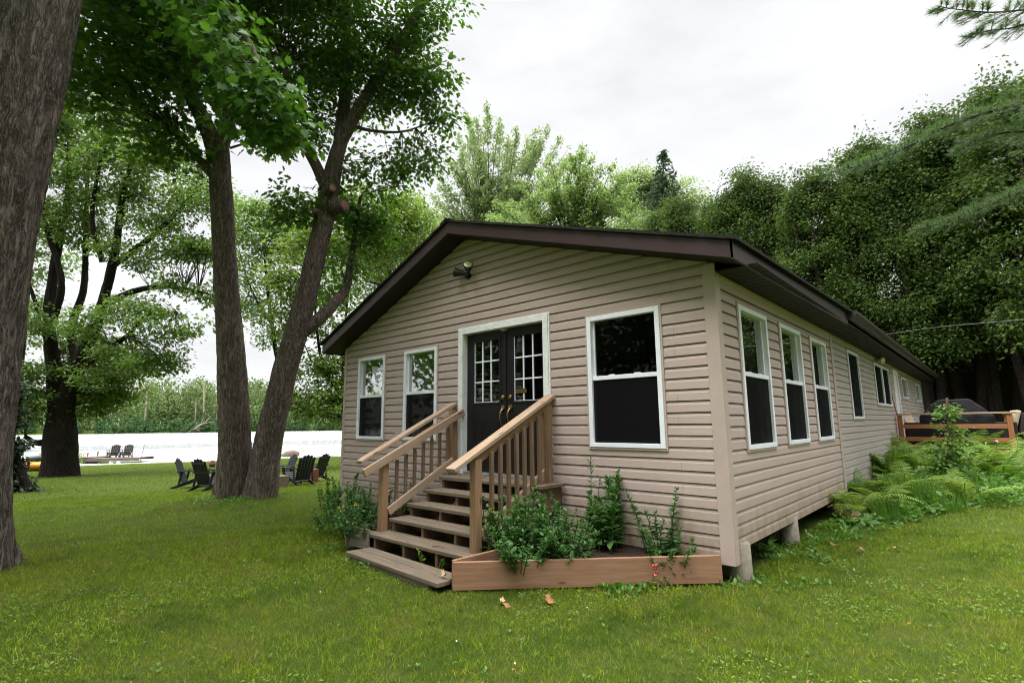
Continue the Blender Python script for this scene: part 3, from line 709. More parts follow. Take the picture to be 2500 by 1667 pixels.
# ------------------------------------------------------------------ foliage builders
def unit(v): return v/(np.linalg.norm(v, axis=-1, keepdims=True)+1e-9)
def T_(pts, faces): return np.array(pts, float), np.array(faces)
LEAF2 = T_([(0, 0, 0), (.30, .45, .07), (0, 1, -.05), (-.30, .45, .07)], [(0, 1, 2), (0, 2, 3)])
LEAF4 = T_([(0, 0, 0), (.26, .30, .06), (.22, .65, .05), (0, 1, -.10), (-.22, .65, .05), (-.26, .30, .06), (0, .5, 0)],
           [(0, 1, 6), (1, 2, 6), (2, 3, 6), (3, 4, 6), (4, 5, 6), (5, 0, 6)])
_o = [(0, 0), (.13, .12), (.44, .10), (.30, .27), (.56, .50), (.30, .52), (.32, .80), (.13, .74), (0, 1.02)]
_o = _o+[(-x, y) for x, y in _o[-2:0:-1]]
LOBED = T_([(x, y, .16*abs(x)-.12*y*y) for x, y in _o]+[(0, .38, 0)], [(i, (i+1) % len(_o), len(_o)) for i in range(len(_o))])
OAK = (LOBED[0]*[.66, 1.08, 1], LOBED[1])
SPRAY = T_([(0, 0, 0), (.16, .25, .02), (.30, .60, -.04), (.12, .62, 0), (0, 1, -.14), (-.12, .62, 0), (-.30, .60, -.04), (-.16, .25, .02)],
           [(0, 1, 3), (1, 2, 3), (0, 3, 5), (3, 4, 5), (0, 5, 7), (5, 6, 7)])
LANCE = T_([(0, 0, 0), (.11, .35, .03), (0, 1, -.12), (-.11, .35, .03)], [(0, 1, 2), (0, 2, 3)])
NEEDLE = T_([(-.012, 0, 0), (.012, 0, 0), (0, 1, -.04)], [(0, 1, 2)])
TUFT = T_([(0, 0, 0), (.035, .3, 0), (.3, .9, .1), (0, .25, .02), (-.03, .3, 0), (-.3, .9, .1), (0, .3, .08), (.02, .2, .05), (.02, 1, .3), (0, .2, -.05), (-.12, 1, -.2)],
          [(0, 1, 2), (3, 4, 5), (6, 7, 8), (0, 9, 10)])
def leaves(pos, axis_, nrm, size, tmpl):
    TV, TF = tmpl; N = len(pos)
    y = unit(axis_); x = unit(np.cross(y, nrm)); z = np.cross(x, y)
    size = np.broadcast_to(np.asarray(size, float), (N,))
    V = pos[:, None, :]+size[:, None, None]*(TV[None, :, 0:1]*x[:, None]+TV[None, :, 1:2]*y[:, None]+TV[None, :, 2:3]*z[:, None])
    F = (np.arange(N)[:, None, None]*len(TV)+TF[None]).reshape(-1, TF.shape[1])
    return V.reshape(-1, 3), F
def pack(parts):
    vs = []; fs = []; n = 0
    for V, F in parts: vs.append(V); fs.append(F+n); n += len(V)
    return np.concatenate(vs), np.concatenate(fs)
def clusters(blobs, n, rng, shell=.35, gap=.42, gs=.9, seed=1):
    """sample cluster centres in ellipsoids, thinned by noise so that sky shows through"""
    B = np.array([(b+(b[3], b[3]))[:6] if len(b) == 4 else b[:6] for b in blobs], float)
    w = (B[:, 3]*B[:, 4]*B[:, 5])**.5; w /= w.sum()
    out = []; tot = 0
    while tot < n:
        i = rng.choice(len(B), n*2, p=w); d = unit(rng.normal(size=(n*2, 3)))
        r = (shell+(1-shell)*rng.random(n*2))**.6
        p = B[i, :3]+d*r[:, None]*B[i, 3:6]
        k = fbm(p/gs, seed, 2) > gap
        out.append(p[k]); tot += k.sum()
        if k.sum() == 0: break
    return np.concatenate(out)[:n]
def broken(blobs, n, r, seed, tall=1.0):
    """break big crown volumes into many small uneven clumps"""
    rs_ = np.random.default_rng(seed); B = np.array([(b+(b[3], b[3]))[:6] if len(b) == 4 else b[:6] for b in blobs], float); w = (B[:, 3]*B[:, 4]*B[:, 5])**.55; w /= w.sum(); out = []
    for i in rs_.choice(len(B), n, p=w):
        d = unit(rs_.normal(size=3)); p = B[i, :3]+d*B[i, 3:6]*rs_.uniform(.3, 1.05); q = r*rs_.uniform(.55, 1.35); out.append((p[0], p[1], p[2], q, q, q*tall))
    return out
def crown(name, parent, blobs, n, per, size, spread, mat, tmpl=LEAF2, seed=1, droop=.35, gap=.42, gs=.9, shell=.35, flat=.5, up=.8, jit=.35):
    rng = np.random.default_rng(seed); C = clusters(blobs, n, rng, shell, gap, gs, seed); n = len(C)
    off = np.clip(rng.normal(size=(n, per, 3)), -1.45, 1.45)*np.array([1, 1, flat])*spread*(.7+.6*rng.random((n, 1, 1)))
    pos = (C[:, None]+off).reshape(-1, 3); N = len(pos)
    ax = unit(off.reshape(-1, 3)*np.array([1, 1, .3])+rng.normal(size=(N, 3))*spread*.7)+np.array([0, 0, -droop])
    nr = rng.normal(size=(N, 3))*(1-up)+np.array([0, 0, up])+rng.normal(size=(N, 3))*.25
    V, F = leaves(pos, ax, nr, size*(1-jit+2*jit*rng.random(N)), tmpl)
    return fast_mesh(name, V, F, mat, parent), C
def smooth_path(pts, rad, step):
    pts = np.array(pts, float); rad = np.array(rad, float); out = []; ro = []
    P = np.vstack([2*pts[0]-pts[1], pts, 2*pts[-1]-pts[-2]])
    for i in range(len(pts)-1):
        p0, p1, p2, p3 = P[i:i+4]; m = max(2, int(np.linalg.norm(p2-p1)/step))
        for k in range(m):
            t = k/m; out.append(.5*((2*p1)+(-p0+p2)*t+(2*p0-5*p1+4*p2-p3)*t*t+(-p0+3*p1-3*p2+p3)*t**3)); ro.append(rad[i]+(rad[i+1]-rad[i])*t)
    out.append(pts[-1]); ro.append(rad[-1]); return np.array(out), np.array(ro)
def trunk_mesh(limbs, n=20, step=.12, ridge=.0, flare=0., seed=0):
    """limbs: list of (points, radii); every limb a smooth tapering tube, bark ridges as real relief"""
    parts = []
    for li, (pts, rad) in enumerate(limbs):
        st_ = step if li == 0 or rad[0] > .12 else step*2; nn = n if rad[0] > .12 else (max(8, n//3) if rad[0] > .03 else 5)
        C, R = smooth_path(pts, rad, st_); m = len(C)
        d = unit(np.gradient(C, axis=0)); u = np.array([1., 0, 0])-d[0]*d[0][0]; U = []
        for i in range(m):
            u = u-d[i]*(u@d[i]); u = u/np.linalg.norm(u); U.append(u)
        U = np.array(U); Wv = np.cross(d, U); th = np.linspace(0, 2*np.pi, nn, endpoint=False)
        rr = np.repeat(R[:, None], nn, 1); L = np.concatenate([[0], np.cumsum(np.linalg.norm(np.diff(C, axis=0), axis=1))])
        if ridge and R[0] > .12:
            q = np.stack([np.cos(th)[None]*rr*11, np.sin(th)[None]*rr*11, np.repeat(L[:, None]*2.1, nn, 1)], -1)
            q = q+(fbm(q*.35, seed+5, 2)[..., None]-.5)*2.2
            rr = rr+ridge*(np.abs(fbm(q, seed+li, 2)-.5)*-4+.55)
            q2 = np.stack([np.cos(th)[None]*1.3+0*rr, np.sin(th)[None]*1.3+0*rr, np.repeat(L[:, None]*.8, nn, 1)], -1)
            rr = rr*(1+.16*(fbm(q2, seed+9, 2)-.5))
        if flare and li == 0:
            fz = np.exp(-L/.35)[:, None]; rr = rr*(1+flare*fz*(.65+.5*np.cos(5*th+seed)[None]+.3*np.cos(3*th+1)[None]))
        V = C[:, None]+rr[..., None]*(np.cos(th)[None, :, None]*U[:, None]+np.sin(th)[None, :, None]*Wv[:, None])
        I = (np.arange(m-1)[:, None]*nn+np.arange(nn)[None]).ravel(); J = (np.arange(m-1)[:, None]*nn+(np.arange(nn)[None]+1) % nn).ravel()
        parts.append((V.reshape(-1, 3), np.stack([I, J, J+nn, I+nn], -1)))
    return pack(parts)
def limb_points(limbs, step=.3):
    return np.concatenate([smooth_path(p, r, step)[0] for p, r in limbs])
def twigs(name, parent, centres, nodes, mat, rng, share=.6, r=.012, maxlen=2.5):
    parts = []
    for c in centres:
        if rng.random() > share: continue
        dd = np.linalg.norm(nodes-c, axis=1)+np.maximum(0, nodes[:, 2]-c[2])*.6; k = int(np.argmin(dd)); a = nodes[k]
        l = np.linalg.norm(c-a)
        if l > maxlen or l < .05: continue
        m = (a+c)/2+rng.normal(size=3)*l*.10+np.array([0, 0, l*.08])
        P = np.array([a, m, c]); R = np.array([r*(.6+l*.6), r*(.5+.25*l), r*.3])
        d = unit(np.gradient(P, axis=0)); u = unit(np.cross(d, np.array([.3, .2, 1.]))); w = np.cross(d, u); th = np.arange(3)*2*np.pi/3
        V = P[:, None]+R[:, None, None]*(np.cos(th)[None, :, None]*u[:, None]+np.sin(th)[None, :, None]*w[:, None])
        F = [(i*3+k, i*3+(k+1) % 3, (i+1)*3+(k+1) % 3, (i+1)*3+k) for i in range(2) for k in range(3)]
        parts.append((V.reshape(-1, 3), np.array(F)))
    if parts: return fast_mesh(name, *pack(parts), mat, parent)
def px(l): return [tuple(at(u, v, D)) for u, v, D in l]
def pb(l): return [tuple(at(b[0], b[1], b[2]))+tuple(b[3:]) for b in l]

# ------------------------------------------------------------------ trees round the lawn
# near trunk at the left edge
c0 = ground_at(-84, 1395); Dn = float((c0-CAM)@FW)
t = thing('oak_tree', 'thick furrowed tree trunk standing closest, at the left edge of the photo', 'tree', tuple(c0))
pts = [tuple(c0-np.array([0, 0, .15]))]+px([(-88, 1250, Dn), (-74, 1000, Dn+.1), (-24, 640, Dn+.3), (34, 330, Dn+.45), (88, 20, Dn+.7), (150, -420, Dn+1.0), (190, -900, Dn+1.6)])
lim = [(pts, [.40, .37, .365, .36, .365, .385, .35, .3]),
       (px([(20, 380, Dn+.4), (-60, 250, Dn+.2), (-180, 100, Dn-.2), (-330, -150, Dn-.4)]), [.20, .17, .14, .09]),
       (px([(140, -250, Dn+.9), (300, -420, Dn+1.0), (480, -560, Dn+1.3)]), [.2, .15, .09])]
V, F = trunk_mesh(lim, 110, .035, .034, .2, 3)
for (u, v, r) in ((55, 655, .20), (182, 120, .17), (150, 470, .10)):
    p = at(u, v, Dn-.05); dd = np.linalg.norm((V-p)*[1, 1, .9], axis=1); rr_ = dd/r
    out = V-np.array([p[0], p[1], 0])*[1, 1, 0]; ax0 = at(u-60, v, Dn+.35); od = unit((V-ax0)*[1, 1, .15])
    V = V+od*(.07*np.exp(-(rr_-.85)**2/.05)+.025*np.exp(-rr_**2*6)*np.cos(rr_*22))[:, None]
tr = fast_mesh('trunk', V, F, M_BARK, t, smooth=True)
crown('crown', t, [(-6.5, -5.6, 10.2, 2.4), (-4.3, -7.2, 9.8, 2.6), (-8.5, -4.0, 11.5, 2.2), (-9, -8, 10, 3), (-5, -10, 9.5, 3), (-7, -2.5, 12.3, 2.2), (-10, -1.5, 13, 2.5), (-12.5, -4, 12.5, 3)], 820, 26, .17, .42, L_MAPLE, LOBED, 11)  # crown spread wide out of view to shade lawn and cottage front

# twin trees in the middle of the lawn
b1 = ground_at(592, 1208); D1 = float((b1-CAM)@FW)
def nodes_of(l): return limb_points(l, .35)
t = thing('oak_tree', 'upright dark trunk of the joined pair on the lawn, forking high up', 'tree', tuple(at(570, 1205, D1)))
L1 = [([tuple(at(572, 1235, D1+.05))]+px([(570, 1180, D1), (573, 1080, D1), (566, 900, D1), (556, 740, D1), (545, 560, D1), (537, 430, D1), (528, 335, D1)]), [.40, .36, .32, .28, .25, .225, .22, .24]),
      (px([(531, 380, D1), (505, 310, D1-.2), (462, 225, D1-.6), (428, 120, D1-.9), (400, -60, D1-1.2), (360, -300, D1-1.5)]), [.18, .155, .135, .115, .10, .07]),
      (px([(470, 240, D1-.5), (400, 170, D1-.3), (340, 90, D1-.2), (250, -40, D1)]), [.12, .10, .08, .05]),
      (px([(532, 390, D1), (552, 310, D1+.1), (575, 200, D1+.2), (605, 90, D1+.2), (628, -30, D1+.2), (670, -300, D1+.4)]), [.17, .15, .14, .13, .115, .08]),
      (px([(540, 450, D1), (505, 410, D1-.1), (478, 380, D1-.3), (430, 330, D1-.8)]), [.12, .10, .075, .04]),
      (px([(600, 100, D1+.2), (660, 30, D1-.4), (730, -60, D1-.8)]), [.08, .06, .03]),
      (px([(428, 120, D1-.9), (520, 40, D1-2.5), (600, 90, D1-4.0), (640, 190, D1-4.6)]), [.09, .06, .04, .02]),
      (px([(562, 362, D1), (600, 350, D1), (640, 335, D1-.2)]), [.03, .024, .014])]
V, F = trunk_mesh(L1, 84, .045, .020, .22, 5); fast_mesh('trunk', V, F, M_BARK2, t, smooth=True)
bl = pb([(215, 40, D1-1, 1.3), (300, 130, D1-1.4, 1.2), (390, 20, D1-1.8, 1.6), (470, 110, D1-1.6, 1.2), (250, 220, D1-.6, .75), (330, 280, D1-.7, .8),
         (400, 330, D1-.8, .75), (440, 400, D1-.6, .6), (390, 410, D1-.4, .5), (560, 30, D1, 1.4), (620, 130, D1+.3, 1.0), (250, -250, D1-1, 2.0), (500, -250, D1-1, 2.2), (680, -80, D1, 1.4)])
o, C = crown('crown', t, bl, 760, 24, .115, .25, L_MAPLE, LOBED, 21, gap=.47, gs=.8, flat=.35)
rg = np.random.default_rng(5); twigs('branches', t, C, nodes_of(L1), M_BARKT, rg, .55, .011)
bl = pb([(560, 110, D1-4.3, .42), (610, 190, D1-4.6, .40), (655, 260, D1-4.6, .36), (590, 280, D1-4.4, .34), (500, 50, D1-4.2, .45), (690, 320, D1-4.3, .26), (470, 10, D1-4, .4)])
o, C = crown('near_spray', t, bl, 80, 16, .13, .19, L_NEAR, LOBED, 22, droop=.7, gap=.36, gs=.5)
twigs('branches', t, C, nodes_of(L1), M_BARKT, rg, .8, .008)

t = thing('oak_tree', 'pale brown trunk of the joined pair leaning right, with cut stubs', 'tree', tuple(at(640, 1212, D1)))
L2 = [([tuple(at(632, 1240, D1-.1))]+px([(640, 1185, D1-.1), (655, 1080, D1), (692, 920, D1), (727, 800, D1+.05), (757, 680, D1+.1), (785, 570, D1+.15), (797, 500, D1+.2), (818, 395, D1+.25), (838, 320, D1+.3)]), [.38, .33, .285, .255, .235, .215, .205, .225, .165, .145]),
      (px([(830, 350, D1+.3), (868, 280, D1+.2), (915, 205, D1+.1), (968, 120, D1), (1012, 45, D1), (1050, -40, D1), (1120, -220, D1)]), [.15, .13, .115, .10, .09, .08, .05]),
      (px([(832, 340, D1+.3), (842, 240, D1+.6), (845, 100, D1+.8), (850, -80, D1+1), (850, -300, D1+1)]), [.15, .13, .11, .09, .06]),
      (px([(800, 470, D1+.2), (775, 410, D1+.1), (735, 340, D1-.2), (690, 260, D1-.4), (700, 150, D1-.5)]), [.13, .11, .09, .06, .03]),
      (px([(742, 812, D1+.05), (775, 782, D1+.1), (812, 745, D1+.3), (845, 700, D1+.7), (862, 600, D1+.9), (880, 480, D1+1.0)]), [.12, .14, .125, .105, .07, .035]),
      (px([(842, 300, D1+.3), (900, 318, D1+.4), (980, 322, D1+.3), (1050, 300, D1+.2)]), [.05, .038, .025, .012]),
      (px([(915, 205, D1+.1), (1000, 180, D1), (1070, 160, D1)]), [.05, .035, .02])]
V, F = trunk_mesh(L2, 76, .045, .018, .22, 8); fast_mesh('trunk', V, F, M_BARK2, t, smooth=True)
for a, b, r in (((787, 530, D1+.1), (768, 512, D1-.25), .075), ((800, 470, D1), (812, 458, D1-.22), .09), ((815, 505, D1+.1), (842, 500, D1-.02), .15)):
    p, q = at(*a), at(*b); mb = MB(); mb.tube([p, p+(q-p)*.8, q, p+(q-p)*.97], [r*1.35, r, r*.95, r*.7], 18); sb = mb.build('cut_stub', M_BARK2, t, smooth=True)
    mb = MB(); dq = unit(q-p); mb.tube([q-dq*.01, q+dq*.004], [r*.68, r*.6], 18); mb.build('cut_face', M_CUT, sb)
bl = pb([(740, 40, D1+.2, 1.3), (850, 60, D1+.4, 1.5), (950, 80, D1+.3, 1.0), (1010, 40, D1, .62), (700, 190, D1-.2, 1.1), (790, 180, D1+.4, 1.2), (900, 190, D1+.6, 1.1),
         (980, 190, D1+.2, .62), (660, 300, D1-.3, .62), (740, 300, D1-.1, .75), (830, 260, D1+.9, .9), (960, 290, D1+.5, .75), (1030, 310, D1+.2, .6), (1060, 190, D1, .42),
         (1050, 270, D1+.1, .4), (1000, 370, D1+.3, .75), (930, 410, D1+.7, .8), (880, 480, D1+.9, .75), (860, 560, D1+.9, .7), (905, 560, D1+1.0, .5), (835, 640, D1+.9, .55), (820, 700, D1+.8, .42),
         (725, 500, D1-.1, .42), (705, 535, D1-.2, .3), (1075, 10, D1, .35), (720, -150, D1, 1.6), (900, -150, D1, 1.6)])
o, C = crown('crown', t, bl, 1080, 23, .112, .24, L_MAPLE, OAK, 31, gap=.47, gs=.8, flat=.35)
twigs('branches', t, C, nodes_of(L2), M_BARKT, rg, .55, .011)

# dark many-stemmed maple by the water
c0 = ground_at(135, 1163); D2 = float((c0-CAM)@FW)
t = thing('maple_tree', 'dark many-stemmed maple spreading over the left lawn near the water', 'tree', tuple(c0))
L3 = [(px([(146, 1178, D2), (146, 1120, D2), (148, 1060, D2), (148, 1000, D2), (132, 900, D2), (120, 780, D2), (135, 640, D2+.5), (165, 480, D2+1), (170, 330, D2+1)]), [.78, .70, .66, .52, .30, .24, .19, .13, .07]),
      (px([(150, 1040, D2), (165, 960, D2-.2), (205, 860, D2-.4), (245, 760, D2-.6), (280, 620, D2-.8), (300, 480, D2-.9), (330, 360, D2-1)]), [.46, .36, .28, .22, .17, .11, .06]),
      (px([(190, 900, D2-.3), (175, 800, D2+.3), (205, 700, D2+.6), (210, 560, D2+1), (215, 420, D2+1.2), (230, 300, D2+1.3)]), [.2, .17, .14, .1, .07, .03]),
      (px([(250, 745, D2-.6), (330, 710, D2-.8), (400, 700, D2-1), (450, 705, D2-1.2), (520, 720, D2-1.4)]), [.16, .13, .10, .07, .03]),
      (px([(270, 650, D2-.8), (330, 610, D2-.8), (400, 550, D2-.9), (450, 500, D2-1), (500, 440, D2-1)]), [.15, .13, .10, .07, .03]),
      (px([(180, 910, D2-.3), (250, 860, D2-1.2), (310, 820, D2-1.8), (360, 770, D2-2.2), (430, 760, D2-2.5)]), [.14, .11, .09, .06, .03]),
      (px([(125, 1078, D2), (88, 1080, D2-.3), (60, 1065, D2-.6)]), [.2, .13, .08]),
      (px([(125, 800, D2), (150, 690, D2-.5), (115, 560, D2-.6), (90, 440, D2-.5)]), [.16, .13, .1, .05]),
      (px([(250, 640, D2-.7), (225, 540, D2-1), (240, 420, D2-1.2), (270, 330, D2-1.2)]), [.12, .1, .07, .03]),
      (px([(130, 830, D2), (95, 760, D2-.3), (70, 690, D2-.4)]), [.14, .1, .05])]
V, F = trunk_mesh(L3, 40, .12, .03, .25, 2); fast_mesh('trunk', V, F, M_BARKD, t, smooth=True)
bl = pb([(130, 330, D2+1, 2.6), (230, 290, D2+1, 2.4), (330, 330, D2, 2.2), (420, 420, D2-.5, 2.0), (490, 500, D2-1, 1.5), (250, 430, D2, 2.2), (130, 470, D2, 1.9), (360, 500, D2-.8, 1.8), (190, 560, D2+.5, 1.5),
         (320, 620, D2-1, 1.3), (430, 590, D2-1.2, 1.3), (500, 620, D2-1.5, 1.0), (520, 720, D2-1.6, .8), (440, 690, D2-1.4, .8), (330, 760, D2-2, 1.2), (250, 800, D2-1.2, 1.2), (400, 800, D2-2.4, 1.2), (300, 860, D2-2, .9), (480, 800, D2-2.5, .7),
         (380, 880, D2-2.4, .9), (85, 780, D2-1, 1.2), (65, 890, D2-1, 1.2), (70, 965, D2-1.0, .6), (60, 640, D2, 1.5), (70, 250, D2+1, 2.2), (60, 1010, D2-.6, .8), (520, 660, D2-1.6, .7), (230, 920, D2-1.4, .7)])
bl = [b[:3]+(b[3], b[3], b[3]*.72) for b in bl]
o, C = crown('crown', t, bl, 1750, 28, .17, .40, L_MID, LEAF4, 41, gap=.48, gs=1.2, flat=.32)
twigs('branches', t, C, limb_points(L3, .6), M_BARKT, rg, .5, .016, 4)
# a smaller, brighter maple behind it and saplings on the bank
def simple_tree(name, label, u, D, blobs, n, per, size, spread, mat, seed, limbs, group=None, bark=M_BARKD, tmpl=LEAF2, gap=.42, gs=1.3, flat=.4, tw=.4, r=.02, base_v=None, brk=None):
    base = at(u, 1040, D); base[2] = zg(base[0], base[1])-.1
    t = thing(name, label, 'tree', tuple(base), group=group)
    ll = []
    for i, (pp, rr) in enumerate(limbs):
        q = px(pp)
        if i == 0: q = [tuple(base)]+q; rr = [rr[0]*1.3]+list(rr)
        ll.append((q, rr))
    V, F = trunk_mesh(ll, 14, .3, 0, .1, seed); fast_mesh('trunk', V, F, bark, t, smooth=True)
    bl_ = pb(blobs)
    if brk: bl_ = broken(bl_, brk[0], brk[1], seed, brk[2])
    o, C = crown('crown', t, bl_, n, per, size, spread, mat, tmpl, seed, gap=gap if not brk else .3, gs=gs, flat=flat, shell=.35 if not brk else 0)
    if tw: twigs('branches', t, C, limb_points(ll, .8), M_BARKT, rg, tw, r, 6)
    return t
o, C = crown('low_boughs', t, pb([(210, 900, D2+2, 1.5), (260, 950, D2+1, 1.2), (310, 920, D2+1, 1.1), (230, 990, D2+1, .7), (290, 880, D2+1, 1.2), (340, 890, D2, .8), (220, 850, D2+2, 1.2)]), 330, 26, .19, .42, L_BRIGHT, LEAF4, 51, gap=.42, gs=1.2, flat=.35)
twigs('branches', t, C, limb_points(L3, .6), M_BARKT, rg, .5, .016, 4)
simple_tree('maple_tree', 'thin bright green tree growing between the twin trunks and the cottage', 850, 26,
            [(760, 640, 26, 2.0), (830, 560, 27, 2.2), (900, 540, 28, 2.0), (720, 760, 26, 1.4), (790, 760, 26, 1.6), (760, 880, 26, 1.3), (820, 860, 26, 1.2), (740, 980, 26, .9), (800, 990, 26, 1.0), (960, 560, 29, 1.9), (1010, 560, 30, 1.6), (870, 640, 28, 2), (690, 690, 26, .7), (990, 520, 30, 1.3), (845, 950, 26, 1.0)],
            900, 26, .20, .42, L_BRIGHT, 52, [([(838, 985, 26), (795, 905, 26), (778, 840, 26), (770, 700, 26), (800, 560, 27)], [.11, .09, .07, .05, .02]), ([(838, 985, 26), (838, 880, 26), (850, 720, 26.5), (880, 560, 28)], [.09, .07, .05, .02]), ([(800, 910, 26), (760, 880, 26), (730, 800, 26)], [.05, .035, .02])], tmpl=LEAF4)
simple_tree('maple_tree', 'tall tree between the twin trunks with sky showing through its leaves', 640, 40,
            [(640, 560, 40, 2.6), (600, 640, 40, 2.2), (680, 640, 40, 2.4), (590, 720, 40, 1.6), (640, 760, 40, 1.5), (690, 780, 40, 1.2), (610, 540, 40, 1.8), (720, 560, 40, 2.4), (660, 820, 40, .8)], 420, 26, .27, .6, L_MID, 53,
            [([(690, 960, 40), (672, 850, 40), (655, 720, 40), (640, 560, 40)], [.2, .16, .12, .04]), ([(668, 800, 40), (620, 720, 40), (590, 640, 40)], [.1, .07, .03])], gap=.46)
simple_tree('maple_tree', 'tall leafy tree behind the near trunk at the left edge', 20, 30,
            [(20, 180, 30, 2.6), (30, 330, 30, 2.4), (-60, 260, 30, 2.6), (60, 480, 30, 2.2), (-40, 520, 30, 2.6), (90, 620, 31, 2), (60, 780, 31, 2)], 380, 26, .25, .5, L_MID, 54,
            [([(30, 1000, 30), (60, 700, 30), (40, 400, 30), (20, 150, 30)], [.28, .22, .16, .05])])
# dark evergreen shrub at the left edge
c0 = ground_at(70, 1200); Ds = float((c0-CAM)@FW)
t = thing('evergreen_shrub', 'dark evergreen shrub beside the near trunk, in front of the kayak', 'shrub', tuple(c0))
bl = pb([(15, 1190, Ds, .45), (42, 1198, Ds, .24), (66, 1206, Ds, .15), (12, 1130, Ds, .38), (30, 1090, Ds, .22), (5, 1020, Ds, .45), (18, 950, Ds, .42), (88, 1212, Ds, .10)])
mb = MB(); mb.tube([c0, at(15, 1050, Ds), at(15, 900, Ds)], [.12, .09, .04], 10); mb.build('trunk', M_BARKD, t, smooth=True)
crown('foliage', t, bl, 420, 26, .12, .16, L_SHRUB, SPRAY, 61, droop=.4, gap=.38, gs=.5)

# trees behind the cottage
def fan(u, v, D, tips, r0):
    return [([(u, v, D), ((u+a)/2+(a-u)*.05, (v+b)/2-8, D), (a, b, D)], [r0, r0*.6, r0*.15]) for a, b in tips]
def leader_tree(label, u, v, D, tips, mat, seed, size, r0, spread, side, per, dj):
    """a maple built of ascending leaders, each dressed with leafy side shoots that shorten towards its tip"""
    rs = np.random.default_rng(seed); base = at(u, v, D); g0 = np.array([base[0], base[1], float(zg(base[0], base[1]))-.1])
    t = thing('maple_tree', label, 'tree', tuple(g0)); fork = at(u, v, D)
    limbs = [([tuple(g0), tuple((g0+fork)/2+[.1, 0, 0]), tuple(fork)], [r0*1.25, r0*1.1, r0])]; P = []; A = []; S = []; tw = []
    for (a, b) in tips:
        for rep in range(2):
            tip = at(a+rs.normal()*9*rep, b+abs(rs.normal())*24*rep, D+rs.normal()*dj); d = tip-fork; L = np.linalg.norm(d)
            mid = fork+d*.5+np.array([0, 0, -.06*L])+rs.normal(size=3)*.03*L
            C, R = smooth_path([fork, mid, tip], [r0*.5, r0*.25, .012], .3); limbs.append(([tuple(c) for c in (fork, mid, tip)], [r0*.5, r0*.25, .012]))
            ax = unit(np.gradient(C, axis=0)); m = len(C)
            for k in range(int(m*.28), m):
                f = k/(m-1)
                for _ in range(3):
                    v_ = unit(rs.normal(size=3)*[1, 1, .5]+ax[k]*.9+np.array([0, 0, .15])); ln = side*(1.08-f)**.8*(.3+.9*rs.random())+.08; e = C[k]+v_*ln
                    n = int(per*(.5+ln/side)); q = rs.random((n, 1))*.8+.25; pp = C[k]+(e-C[k])*q+rs.normal(size=(n, 3))*spread*(.35+.65*(1-f)); P.append(pp); A.append(np.repeat(v_[None], n, 0)+rs.normal(size=(n, 3))*.6-np.array([0, 0, .35])); S.append(size*(.6+.7*rs.random(n)))
    V, F = trunk_mesh(limbs, 14, .4, 0, 0, seed); fast_mesh('trunk', V, F, M_BARKT, t, smooth=True)
    P = np.concatenate(P); A = np.concatenate(A); S = np.concatenate(S); k = fbm(P/1.3, seed, 2) > .40; P, A, S = P[k], A[k], S[k]
    fast_mesh('crown', *leaves(P, A, rs.normal(size=P.shape)*.5+[0, 0, .7], S, LEAF2), mat, t)
leader_tree('tall pale green maple with airy upright leaders behind the cottage roof', 1205, 610, 52,
            [(1050, 525), (1060, 480), (1075, 435), (1095, 392), (1120, 335), (1142, 285), (1165, 292), (1190, 255), (1218, 300), (1240, 345), (1262, 318), (1290, 342), (1310, 322), (1337, 316), (1366, 342), (1392, 385), (1090, 510), (1130, 430), (1180, 400), (1240, 430), (1300, 420)], L_LIGHT, 71, .24, .2, .36, 1.6, 17, 1.8)
leader_tree('full rounded light green maple standing right behind the cottage roof', 1390, 600, 38,
            [(1190, 525), (1212, 500), (1240, 470), (1280, 442), (1320, 422), (1345, 402), (1375, 404), (1400, 386), (1420, 364), (1445, 388), (1470, 412), (1496, 405), (1520, 432), (1545, 456), (1562, 492), (1575, 520), (1300, 500), (1350, 470), (1410, 450), (1460, 480), (1510, 500), (1250, 530), (1540, 530)], L_LIGHT2, 72, .20, .15, .34, 1.5, 22, 1.3)
simple_tree('poplar_tree', 'hazy pale green trees with fine leaves beside the spruce', 1580, 66,
            [(1545, 470, 66, 2.6, 2.6, 3.4), (1580, 450, 66, 1.6, 1.6, 3), (1610, 470, 66, 2.0, 2.0, 3), (1670, 480, 66, 2.2, 2.2, 2.6), (1500, 460, 66, 1.8, 1.8, 2.6), (1690, 520, 66, 2.6), (1540, 530, 66, 3)], 520, 26, .34, .6, L_LIGHT, 73,
            [([(1580, 600, 66), (1585, 480, 66)], [.2, .06])], gap=.43, gs=1.6, tw=.2, bark=M_BARKT)
# spruce
base = at(1622, 1035, 58); base[2] = zg(base[0], base[1])-.2; top = at(1618, 366, 58)
t = thing('spruce_tree', 'pointed dark blue-green spruce rising behind the cottage', 'tree', tuple(base))
mb = MB(); mb.tube([base, (base+top)/2, top], [.25, .16, .01], 8); mb.build('trunk', M_BARKT, t, smooth=True)
rs = np.random.default_rng(81); N = 620; h = rs.random(N)**.8; H_ = top[2]-base[2]
pos = []; ax = []
for i in range(N):
    z = top[2]-.02-h[i]*H_*.55; rad = (.12+h[i]*.62*9.5)*(.75+.4*rs.random()); a = rs.random()*6.28; dv = np.array([math.cos(a), math.sin(a), -.28])
    k = max(3, int(rad/.22)); tt = np.linspace(.15, 1, k)
    P = np.array([top[0], top[1], z])+dv*rad*tt[:, None]+np.array([0, 0, .25])*(tt[:, None]**2)*rad*.4
    for _ in range(3): pos.append(P+rs.normal(size=P.shape)*.09); ax.append(np.repeat(dv[None], k, 0)+rs.normal(size=P.shape)*.5)
pos = np.concatenate(pos); ax = np.concatenate(ax)
fast_mesh('crown', *leaves(pos, ax, rs.normal(size=pos.shape)*.4+[0, 0, .8], .36*(.7+.6*rs.random(len(pos))), SPRAY), L_SPRUCE, t)
